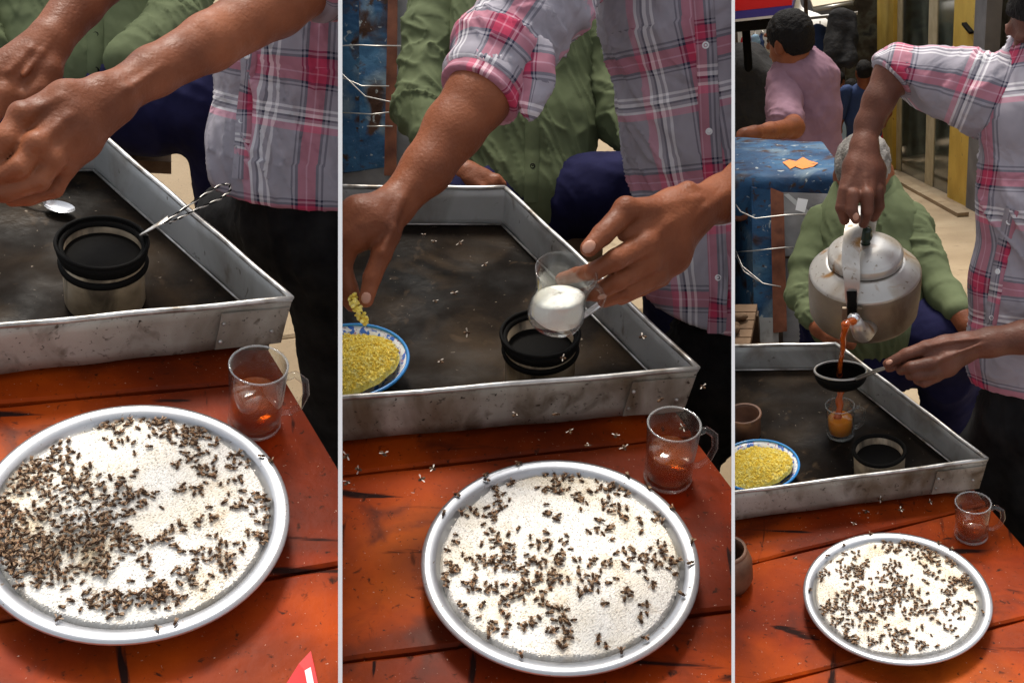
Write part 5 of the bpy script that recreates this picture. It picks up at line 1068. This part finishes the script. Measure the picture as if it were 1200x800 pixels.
# blue cabinet 3
cc = b.d(900, 400, 3.3); t = thing(b, 'blue_cabinet', 'battered blue sheet metal cabinet with an orange patch on its lid', 'cabinet', (cc[0], cc[1], 0))
hood = MB(); gx = 22; gy = 16; V_ = []
TL, TR, BR, BL = b.d(846, 164, 3.78), b.d(962, 164, 3.72), b.d(992, 200, 3.12), b.d(846, 204, 3.12)
for j in range(gy + 1):
    for i in range(gx + 1):
        f, g_ = i / gx, j / gy
        if g_ <= .72: p = (TL * (1 - f) + TR * f) * (1 - g_ / .72) + (BL * (1 - f) + BR * f) * (g_ / .72)
        else: p = (BL * (1 - f) + BR * f) + A(0, -.03 * math.sin((g_ - .72) / .28 * 1.57), -.105 * (g_ - .72) / .28 * (1 + .25 * math.sin(f * 12)))
        V_.append(p)
V_ = np.array(V_); V_[:, 2] += .010 * sn(V_, 9, 4) + .004 * sn(V_, 30, 5); n_ = len(V_); w_ = gx + 1
fs = [(j * w_ + i, j * w_ + i + 1, (j + 1) * w_ + i + 1, (j + 1) * w_ + i) for j in range(gy) for i in range(gx)]
hood.add(list(V_) + list(V_ + A(0, .004, -.006)), fs + [tuple(n_ + q for q in f[::-1]) for f in fs])
part(b, 'lid', hood, 'blue', t, True); part(b, 'lid_edge', MB().tube([V_[gy * w_ + i] + A(0, -.004, -.002) for i in range(gx + 1)], .009, 8), 'rust', t, True)
panel(b, 'front_panel', [(880, 220), (908, 222), (906, 392), (884, 396)], 3.10, 'blue', t, seed=13, dents=.008)
panel(b, 'side_panel', [(846, 205), (884, 220), (888, 396), (846, 390)], None, 'blue', t, seed=14, dents=.006, dd=(3.35, 3.11, 3.11, 3.35))
panel(b, 'corner_strip', [(903, 220), (918, 226), (922, 388), (906, 390)], 3.08, 'rust', t, seed=15, nx=3, dents=.004)
panel(b, 'grey_panel', [(914, 225), (996, 228), (996, 300), (916, 300)], 3.12, 'greysheet', t, seed=16)
panel(b, 'grey_panel', [(916, 303), (996, 303), (996, 430), (918, 430)], 3.13, 'greysheet', t, seed=17)
panel(b, 'core', [(850, 215), (1000, 215), (1000, 470), (850, 470)], 3.36, 'darkwood', t, thick=.36, dents=0.)
panel(b, 'foot_plate', [(884, 372), (912, 372), (912, 420), (884, 420)], 3.085, 'galv', t, seed=18, dents=.002)
panel(b, 'brace', [(918, 228), (924, 227), (966, 262), (962, 268)], 3.10, 'galv', t, seed=19, nx=2, ny=10, dents=.001, thick=.006)
panel(b, 'paper_slip', [(935, 232), (947, 234), (943, 249), (932, 246)], 3.085, 'paper', t, seed=20, dents=.001, thick=.002)
wires(b, t, [[(850, 222, 3.30), (868, 248, 3.08), (885, 256, 3.07), (920, 252, 3.06), (960, 250, 3.10)], [(850, 296, 3.30), (882, 294, 3.08), (920, 290, 3.06), (930, 290, 3.10)], [(850, 266, 3.30), (870, 312, 3.10), (894, 332, 3.08), (915, 336, 3.06)], [(850, 276, 3.3), (872, 318, 3.09), (890, 330, 3.07)]], r=.003)
# orange patch on the lid: ragged sheet lying on it
Vh = [tuple(v) for v in V_]; bvh = BVHTree.FromPolygons([Vector(v) for v in Vh], fs)
pix = [(917, 191), (925, 188), (933, 190), (941, 185), (948, 189), (959, 192), (953, 196), (940, 199), (932, 196), (926, 199), (922, 195)]
hs = [hit(b, bvh, *q)[0] for q in pix]; cm = hit(b, bvh, 938, 193)[0]
if all(h is not None for h in hs) and cm is not None:
    mb = MB(); mb.add([tuple(cm + Vector((0, -.001, .004)))] + [tuple(h + Vector((0, -.001, .003))) for h in hs], [(0, i + 1, (i + 1) % len(hs) + 1) for i in range(len(hs))]); part(b, 'orange_patch', mb, 'orange', t)
# crate left of the cabinet foot
cr_ = b.d(864, 380, 2.95); t = thing(b, 'wooden_crate', 'small wooden crate of scraps at the foot of the blue cabinet', 'crate', (cr_[0], cr_[1], 0))
for i in range(5): part(b, 'slat', MB().box((cr_[0] - .12, cr_[1] - .11 + i * .045, cr_[2] - .018), (cr_[0] + .045, cr_[1] - .07 + i * .045, cr_[2])), 'wood', t)
for x in (-.11, .035):
    for y in (-.1, .09): part(b, 'post', MB().box((cr_[0] + x - .014, cr_[1] + y - .014, 0), (cr_[0] + x + .014, cr_[1] + y + .014, cr_[2] - .019)), 'darkwood', t)
s = Sdf(.006, .006); 
for i in range(9): s.ell(cr_ + A(random.uniform(-.08, .02), random.uniform(-.07, .07), .012), (.016, .013, .010))
V, Q = s.build(); part(b, 'scraps', npmesh('scraps', [(V + normals(V, Q) * (.003 * sn(V, 120, 3))[:, None], Q)], ['wood']), [], None, label='lumpy brown scraps piled on the small wooden crate', cat='scraps')

# ---------------------------------------------------------------- street behind bay 3
def gz(px, py):
    r = b.ray(px, py); t_ = (b.H - .34 * 3.3) / (-.34 * r[1] - r[2]); return b.o + r * t_
g0, g1 = gz(1040, 196), gz(1140, 246); fd = (g1 - g0); fd[2] = 0; fd /= np.linalg.norm(fd); fn = A(fd[1], -fd[0], 0); fn = fn if fn[1] < 0 else -fn
def fs_(px, py): p = b.plane(px, py, g0, fn); return float((p - g0) @ fd), p[2]
Rf = Matrix(((fd[0], fn[0], 0), (fd[1], fn[1], 0), (0, 0, 1)))
def fbox(name, x0, x1, yt, yb, o0, o1, m, par, zoff=0., z0=None, z1=None):
    s0_, s1_ = fs_(x0, 150)[0], fs_(x1, 150)[0]; xm = (x0 + x1) / 2
    zb_ = fs_(xm, yb)[1] if z0 is None else z0; zt_ = fs_(xm, yt)[1] if z1 is None else z1
    return part(b, name, MB().box((s0_, o0, zb_), (s1_, o1, zt_), 0, Rf, (g0[0], g0[1], 0)), m, par)
shop = thing(b, 'shop_front', 'yellow columned shop front with glass doors and dark doorway', 'building', g0)
ztop = fs_(1080, -60)[1] + 2.2
fbox('column', 1021, 1046, 0, 212, -.10, .0, 'yellow', shop, z1=ztop); fbox('column', 1113, 1138, 0, 262, -.10, .0, 'yellow', shop, z1=ztop)
fbox('pier', 1138, 1151, 0, 262, -.08, .012, 'greywall', shop, z1=ztop)
fbox('door_header', 1046, 1113, 0, -75, -.08, .02, 'cream', shop, z1=ztop)

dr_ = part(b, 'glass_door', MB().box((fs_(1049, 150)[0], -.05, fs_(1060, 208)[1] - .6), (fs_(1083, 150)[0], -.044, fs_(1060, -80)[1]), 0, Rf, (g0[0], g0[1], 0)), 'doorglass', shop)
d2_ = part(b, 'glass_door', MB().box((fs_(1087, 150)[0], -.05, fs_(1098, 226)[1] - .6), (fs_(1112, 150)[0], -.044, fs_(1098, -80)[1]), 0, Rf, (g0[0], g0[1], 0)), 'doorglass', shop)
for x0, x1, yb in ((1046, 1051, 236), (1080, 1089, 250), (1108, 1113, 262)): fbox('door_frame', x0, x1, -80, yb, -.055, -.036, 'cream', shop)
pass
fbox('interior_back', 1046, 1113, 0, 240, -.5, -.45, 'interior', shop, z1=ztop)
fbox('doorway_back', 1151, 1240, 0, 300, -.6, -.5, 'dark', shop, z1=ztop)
fbox('doorway_frame', 1160, 1166, 0, 270, -.3, -.2, 'darkwood', shop, z1=ztop); fbox('doorway_frame', 1178, 1182, 0, 276, -.3, -.2, 'darkwood', shop, z1=ztop)
fbox('wall', 1240, 1400, 0, 330, -.4, .08, 'yellow', shop, z1=ztop)
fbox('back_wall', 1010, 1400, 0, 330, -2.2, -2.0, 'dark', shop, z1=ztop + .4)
fbox('hinge_bracket', 1127, 1136, 25, 28, .0, .03, 'soot', shop)
# kerb step in blocks
s0_, s1_ = fs_(1030, 150)[0], fs_(1160, 150)[0]; kerb = None
nb = 7
for i in range(nb):
    a0, a1_ = s0_ + (s1_ - s0_) * i / nb, s0_ + (s1_ - s0_) * (i + 1) / nb - .012; zb_ = g0[2] + (g1[2] - g0[2]) * ((a0 + a1_) / 2 / np.linalg.norm((g1 - g0)[:2]))
    gl_ = np.linalg.norm((g1 - g0)[:2]); zz = [g0[2] + (g1[2] - g0[2]) * (q / gl_) for q in (a0, a1_)]; o1_ = .17 + random.uniform(-.006, .006); P8 = [(a0, .10, zz[0] - .3), (a1_, .10, zz[1] - .3), (a1_, o1_, zz[1] - .3), (a0, o1_, zz[0] - .3), (a0, .10, zz[0] + .04), (a1_, .10, zz[1] + .04), (a1_, o1_, zz[1] + .04), (a0, o1_, zz[0] + .04)]
    part(b, 'kerb_stone', MB().hexa([tuple(Vector((g0[0], g0[1], 0)) + Rf @ Vector(q)) for q in P8]), 'ground', shop)

# dark market row further back
def at3(px, py, d): return b.d(px, py, d)
mr = thing(b, 'market_row', 'dark open fronted clothes stalls down the street', 'building', at3(930, 150, 12.5))
def pbox(name, x0, x1, yt, yb, d, dep, m, par):
    p, q = at3(x0, yb, d), at3(x1, yb, d); zt_ = at3((x0 + x1) / 2, yt, d)[2]; return part(b, name, MB().box((p[0], p[1], p[2]), (q[0], p[1] + dep, zt_)), m, par)
pbox('back_wall', 820, 1060, -60, 190, 12.8, .2, 'greywall', mr); pbox('post', 948, 952, -40, 170, 11.2, .08, 'darkwood', mr); pbox('post', 868, 871, -20, 150, 10.6, .08, 'darkwood', mr)
pbox('side_wall', 992, 1028, -60, 190, 11.5, .15, 'interior', mr); pbox('stall_counter', 900, 975, 110, 165, 11.6, .5, 'dark', mr); pbox('cloth_rail', 893, 1005, 24, 26, 10.4, .03, 'wire', mr)
pbox('stall_panel', 905, 948, 26, 115, 12.2, .1, 'dark', mr)
def garment(px, py0, py1, wpx, d, m, lab, seed):
    w_ = wpx * d / F / 2; ch = [(at3(px, py0 + 4, d), w_ * .5), (at3(px, (py0 + py1) / 2, d), w_ * .5), (at3(px, py1 - 6, d), w_ * .62)]
    s_ = Sdf(.022, .03); s_.chain(ch, w=(LAT, 1.9)); V, Q = s_.build(); V = V + normals(V, Q) * (.03 * sn(V * A(1, 1, .25), 16, seed))[:, None]
    o_ = thing(b, 'hanging_garment', lab, 'clothes', ch[0][0], 'clothes hanging at the market row'); part(b, 'fabric', npmesh('fabric', [(V, Q)], [m]), [], o_)
    part(b, 'hanger', MB().tube([at3(px - wpx * .35, py0 + 6, d), at3(px, py0, d), at3(px + wpx * .35, py0 + 6, d)], .008, 6), 'wire', o_, True); part(b, 'hook', MB().tube([at3(px, py0, d), at3(px, py0 - 5, d)], .006, 6), 'wire', o_, True)
garment(986, 16, 78, 32, 9.2, 'dark', 'long black dress hanging beside the yellow column', 1); garment(961, 30, 70, 20, 10.2, 'dnavy', 'navy garment hanging next to the long black dress', 2)
garment(942, 32, 66, 15, 10.4, 'interior', 'mottled grey garment hanging behind the mauve shirted person', 3); garment(973, 32, 66, 11, 10.5, 'clay', 'brown garment hanging between navy and black ones', 4)
garment(884, 38, 62, 9, 10.5, 'ltblue', 'light blue garment hanging under the red sign', 5); garment(873, 40, 58, 7, 10.5, 'redc', 'small red garment hanging under the red sign', 6); garment(893, 36, 62, 8, 10.6, 'dnavy', 'dark blue garment hanging under the red sign', 7)
# red sign box
d_ = 6.0; p, q = at3(835, 18, d_), at3(928, 18, d_); zt_ = at3(900, -40, d_)[2]; zm = at3(900, 9, d_)[2]; zb_ = at3(900, 19, d_)[2]
sg = thing(b, 'sign_box', 'red sign box with a blue stripe above the street', 'sign', (p[0], p[1], zb_))
part(b, 'red_face', MB().box((p[0], p[1], zm), (q[0], p[1] + .35, zt_)), 'signred', sg); part(b, 'blue_band', MB().box((p[0] - .004, p[1] - .004, zm - .045), (q[0] + .004, p[1] + .35, zm - .001)), 'signblue', sg)
part(b, 'white_edge', MB().box((p[0], p[1], zb_ - .02), (q[0], p[1] + .35, zm - .046)), 'paper', sg); part(b, 'sign_base', MB().box((p[0] + .02, p[1] + .03, zb_ - .09), (q[0] - .03, p[1] + .33, zb_ - .021)), 'soot', sg)
pz = slope3(p[1]); part(b, 'post', MB().tube([(p[0] + .16, p[1] + .2, pz), (p[0] + .16, p[1] + .2, zb_ - .09)], .025, 10), 'soot', sg, True)
# awning
aw = thing(b, 'awning', 'cream cloth awning over the clothes stalls', 'awning', at3(965, 10, 9.5)); P = [at3(938, -30, 10.2), at3(1012, -30, 10.2), at3(1000, 4, 9.2), at3(953, 12, 9.2)]
mb = MB(); mb.hexa([tuple(x) for x in P] + [tuple(x + A(0, 0, .03)) for x in P]); part(b, 'cloth', mb, 'tarp', aw); part(b, 'pole', MB().tube([P[3], P[2]], .02, 8), 'wire', aw, True)
# white sheet added in place of bright sky, and parked car at the far left
aw = thing(b, 'sky_sheet', 'white sheet standing in for bright sky at the far end of the street', 'sky_sheet', at3(872, 30, 12.3)); P = [at3(840, 20, 12.4), at3(898, 26, 12.4), at3(896, 36, 12.2), at3(840, 44, 12.2)]
mb = MB(); mb.hexa([tuple(x) for x in P] + [tuple(x + A(0, -.03, 0)) for x in P]); part(b, 'sheet', mb, 'white', aw); part(b, 'sky_sheet_rope', MB().tube([P[1], P[1] + A(.5, 0, .2)], .01, 6), 'wire', aw, True)
cbp = at3(878, 92, 11.4); car = thing(b, 'parked_car', 'white parked car half hidden at the far end of the street', 'car', cbp); cz = cbp[2]
s_ = Sdf(.035, .08); s_.ell(cbp + A(0, .2, .42), (.85, .42, .26)); s_.ell(cbp + A(0, .25, .72), (.55, .36, .28)); part(b, 'car_body', npmesh('car_body', [s_.build()], ['white']), [], car)
s_ = Sdf(.03, .03); s_.ell(cbp + A(0, .20, .76), (.50, .35, .18)); part(b, 'window', npmesh('window', [s_.build()], ['doorglass']), [], car)
for x in (-.5, .5): part(b, 'wheel', MB().lathe([(0, -.06), (.16, -.06), (.19, -.03), (.19, .03), (.16, .06), (0, .06)], 20, 0, cbp + A(x, -.16, .19), frame((0, 1, 0))), 'soot', car, True)
# heap under dark cloth
hpz_ = at3(868, 158, 6.6); s_ = Sdf(.03, .12)
for q in ((866, 110, .30), (858, 130, .34), (880, 140, .28), (862, 158, .34)): p_ = at3(q[0], q[1], 6.7); s_.ell(p_, (q[2], .3, q[2]))
s_.ell(A(hpz_[0], hpz_[1], slope3(hpz_[1]) + .25), (.5, .4, .5)); V, Q = s_.build(); V = V + normals(V, Q) * (.03 * sn(V, 9, 3) + .015 * sn(V, 24, 4))[:, None]
part(b, 'covered_heap', npmesh('covered_heap', [(V, Q)], ['dark']), [], None, label='heap of goods under a dark cover beside the red sign post', cat='heap')

# person in mauve shirt
mt = C(b, [(936, 76, 4.50, .075), (940, 92, 4.50, .112), (943, 130, 4.55, .114), (944, 180, 4.65, .118), (944, 215, 4.72, .12)])
gb = slope3(mt[-1][0][1]); mp_ = thing(b, 'person', 'person in mauve shirt with back turned leaning on the blue cabinet', 'person', (mt[-1][0][0], mt[-1][0][1], gb))
hdm = A(*b.d(924, 47, 4.42)); s = Sdf(.008, .02); L, R = head_prims(s, hdm, (-.80, .55, -.12), sc=1.06); s.cone(hdm + A(.01, .0, -.08), mt[0][0], .055, .06); s.chain([(q, r * .8) for q, r in mt], w=(LAT, 1.2))
s.chain(C(b, [(916, 100, 4.45, .055), (924, 138, 4.38, .046), (930, 150, 4.28, .042), (902, 154, 4.12, .034), (884, 156, 4.02, .026), (872, 157, 3.98, .024)])); s.chain(C(b, [(880, 157, 4.0, .022), (868, 158, 3.97, .012), (864, 162, 3.95, .009)]))
base_ = mt[-1][0]; 
for sx in (-.1, .1): s.chain([(base_ + A(sx, 0, -.05), .08), (A(base_[0] + sx, base_[1], gb + .45), .06), (A(base_[0] + sx, base_[1], gb + .08), .045)]); s.cone(A(base_[0] + sx, base_[1], gb + .05), A(base_[0] + sx - .1, base_[1] + .08, gb + .035), .04, .03)
V, Q = s.build(); bodym = part(b, 'body', npmesh('body', [(relax(V, Q, 3), Q)], ['skin']), [], mp_); head_extras(b, bodym, hdm, L, R, 1.06, 'hair', .005, cap=1.0)
shm, V, Q = cloth(b, 'shirt', mt, ['mauve'], mp_, h=.007, w=(LAT, 1.28), fold=(.010, 18), fine=(.002, 60), seed=81)
cloth(b, 'sleeve', C(b, [(918, 96, 4.46, .075), (919, 118, 4.42, .070), (922, 142, 4.36, .070)]), ['mauve'], shm, h=.007, fold=(.009, 22), seed=82, cuts=[(b.d(923, 149, 4.34), (.1, -.2, -1))])
cloth(b, 'sleeve', C(b, [(962, 98, 4.52, .07), (967, 140, 4.58, .06)]), ['mauve'], shm, h=.008, fold=(.005, 26), seed=83)
part(b, 'collar', MB().lathe([(.088, -.035), (.084, 0), (.074, .024), (.066, .018)], 32, 0, A(*b.d(934, 78, 4.46)), frame((-.25, -.1, 1))), 'mauve', shm, True)
cloth(b, 'trousers', [(base_ + A(0, 0, .02), .125), (base_ + A(0, 0, -.06), .125)], ['dark'], mp_, h=.012, w=(LAT, 1.25), seed=84, extra=[([(base_ + A(sx, 0, -.08), .1), (A(base_[0] + sx, base_[1], gb + .45), .08), (A(base_[0] + sx, base_[1], gb + .08), .07)],) for sx in (-.1, .1)])

def bystander(px, pyt, d, face, top, bot, lab, hairmat='hair', tall=None):
    hp2 = at3(px, pyt, d); gy_ = hp2[1]; g_ = slope3(gy_); Ht = tall or (hp2[2] - g_); k_ = Ht / 1.7; o_ = A(hp2[0], hp2[1], g_)
    f_ = A(*face, 0); f_ /= np.linalg.norm(f_); r_ = np.cross(f_, A(0, 0, 1)); Lc = lambda x, y, z: o_ + k_ * (x * r_ + y * f_) + A(0, 0, z * k_)
    t_ = thing(b, 'person', lab, 'person', o_); s = Sdf(.014, .02); L, R = head_prims(s, Lc(0, 0, 1.58), tuple(f_), sc=k_); s.cone(Lc(0, 0, 1.45), Lc(0, 0, 1.0), .06 * k_, .1 * k_)
    for q in (-1, 1):
        s.chain([(Lc(q * .18, 0, 1.38), .05 * k_), (Lc(q * .24, .02, 1.1), .042 * k_), (Lc(q * .22, .16, .92), .03 * k_), (Lc(q * .21, .22, .86), .03 * k_)]); s.chain([(Lc(q * .09, 0, .9), .07 * k_), (Lc(q * .1, 0, .08), .045 * k_)]); s.cone(Lc(q * .1, 0, .05), Lc(q * .1, .14, .035), .04 * k_, .032 * k_)
    bd_ = part(b, 'body', npmesh('body', [s.build()], ['skin']), [], t_); head_extras(b, bd_, None, L, R, k_, hairmat, .012)
    shp = cloth(b, 'shirt', [(Lc(0, 0, 1.36), .11 * k_), (Lc(0, 0, 1.1), .125 * k_), (Lc(0, 0, .86), .13 * k_)], [top], t_, h=.014, w=(tuple(r_), 1.4), fold=(.006, 20), seed=91)[0]
    for q in (-1, 1): cloth(b, 'sleeve', [(Lc(q * .17, 0, 1.40), .07 * k_), (Lc(q * .235, .01, 1.16), .062 * k_)], [top], shp, h=.014, seed=92)
    cloth(b, 'trousers', [(Lc(0, 0, .94), .12 * k_), (Lc(0, 0, .86), .12 * k_)], [bot], t_, h=.016, w=(tuple(r_), 1.35), seed=93, extra=[([(Lc(q * .09, 0, .85), .09 * k_), (Lc(q * .1, 0, .08), .07 * k_)],) for q in (-1, 1)])
bystander(891, 74, 7.6, (.9, -.4), 'dnavy', 'dark', 'person in dark blue top looking down beside the covered heap')
bystander(905, 70, 9.3, (-.6, -.6), 'dark', 'dark', 'person in black top partly hidden by the mauve shirt')
bystander(983, 84, 9.0, (.5, .8), 'pinkw', 'dark', 'person in pale pink shirt walking away below the black dress')
bystander(1012, 70, 7.4, (-.2, .9), 'dnavy', 'redc', 'person in dark blue top and red trousers walking down the street')
bystander(997, 92, 8.3, (-.3, .9), 'ltblue', 'ltblue', 'person in light blue clothes walking beside the red trousers')
flyers(b, [(1015, 600, 2.2), (1056, 598, 2.1), (1090, 588, 2.2), (1000, 614, 2.0), (932, 655, 1.9), (1032, 585, 2.2)], 'pale winged bee flying in front of the tray with the filling mug', 'bees flying in front of the filling mug', .010)
bt = b.z(856, 684, ZT); t = thing(b, 'brown_jar', 'brown clay jar on the table against the long white board', 'jar', bt)
part(b, 'jar_wall', MB().lathe([(0, 0), (.035, 0), (.044, .02), (.045, .06), (.038, .085), (.034, .088), (.034, .08), (.04, .06), (0, .01)], 40, 0, A(bt[0], bt[1], ZT + .001)), 'clay', t, True); part(b, 'jar_lip', MB().lathe([(.033, .084), (.038, .086), (.037, .092), (.032, .091)], 40, 0, A(bt[0], bt[1], ZT + .001)), 'clay', t, True)

# ------------------------------------------------------------------ trim everything where it meets the divider boards
bpy.context.view_layer.update()
SIDE = {id(B1): [(PLANES[0][0], PLANES[0][1], -1)], id(B2): [(PLANES[0][0], PLANES[0][1], 1), (PLANES[1][0], PLANES[1][1], -1)], id(B3): [(PLANES[1][0], PLANES[1][1], 1)]}
gone = []
for o, bay in ALL:
    Mw = o.matrix_world; bb = [Mw @ Vector(c) for c in o.bound_box]; todo = []; dead = False
    for p, n, sg in SIDE[id(bay)]:
        ds = [(q - p).dot(n) * sg for q in bb]
        if max(ds) <= 0: dead = True
        elif min(ds) < 0: todo.append((p, n, sg))
    if dead: gone.append(o); continue
    if todo:
        me = o.data.copy(); o.data = me; bm = bmesh.new(); bm.from_mesh(me); Mi = Mw.inverted()
        for p, n, sg in todo:
            lp_ = Mi @ p; ln_ = (Mw.to_3x3().transposed() @ (n * -sg)).normalized()
            bmesh.ops.bisect_plane(bm, geom=bm.verts[:] + bm.edges[:] + bm.faces[:], dist=1e-7, plane_co=lp_, plane_no=ln_, clear_outer=True)
        n_f = len(bm.faces); bm.to_mesh(me); bm.free()
        if n_f == 0: gone.append(o)
for o in gone:
    if not o.children: bpy.data.objects.remove(o, do_unlink=True)
    else: print('kept empty parent', o.name)
# drop Empties whose parts were all beyond a board
for o in list(bpy.data.objects):
    if o.type == 'EMPTY' and not o.children: print('removed', o.name, o.get('label')); bpy.data.objects.remove(o, do_unlink=True)
print('tris', sum(len(p.vertices) - 2 for m_ in {o.data for o in bpy.data.objects if o.type == 'MESH'} for p in m_.polygons), 'objects', len(bpy.data.objects))
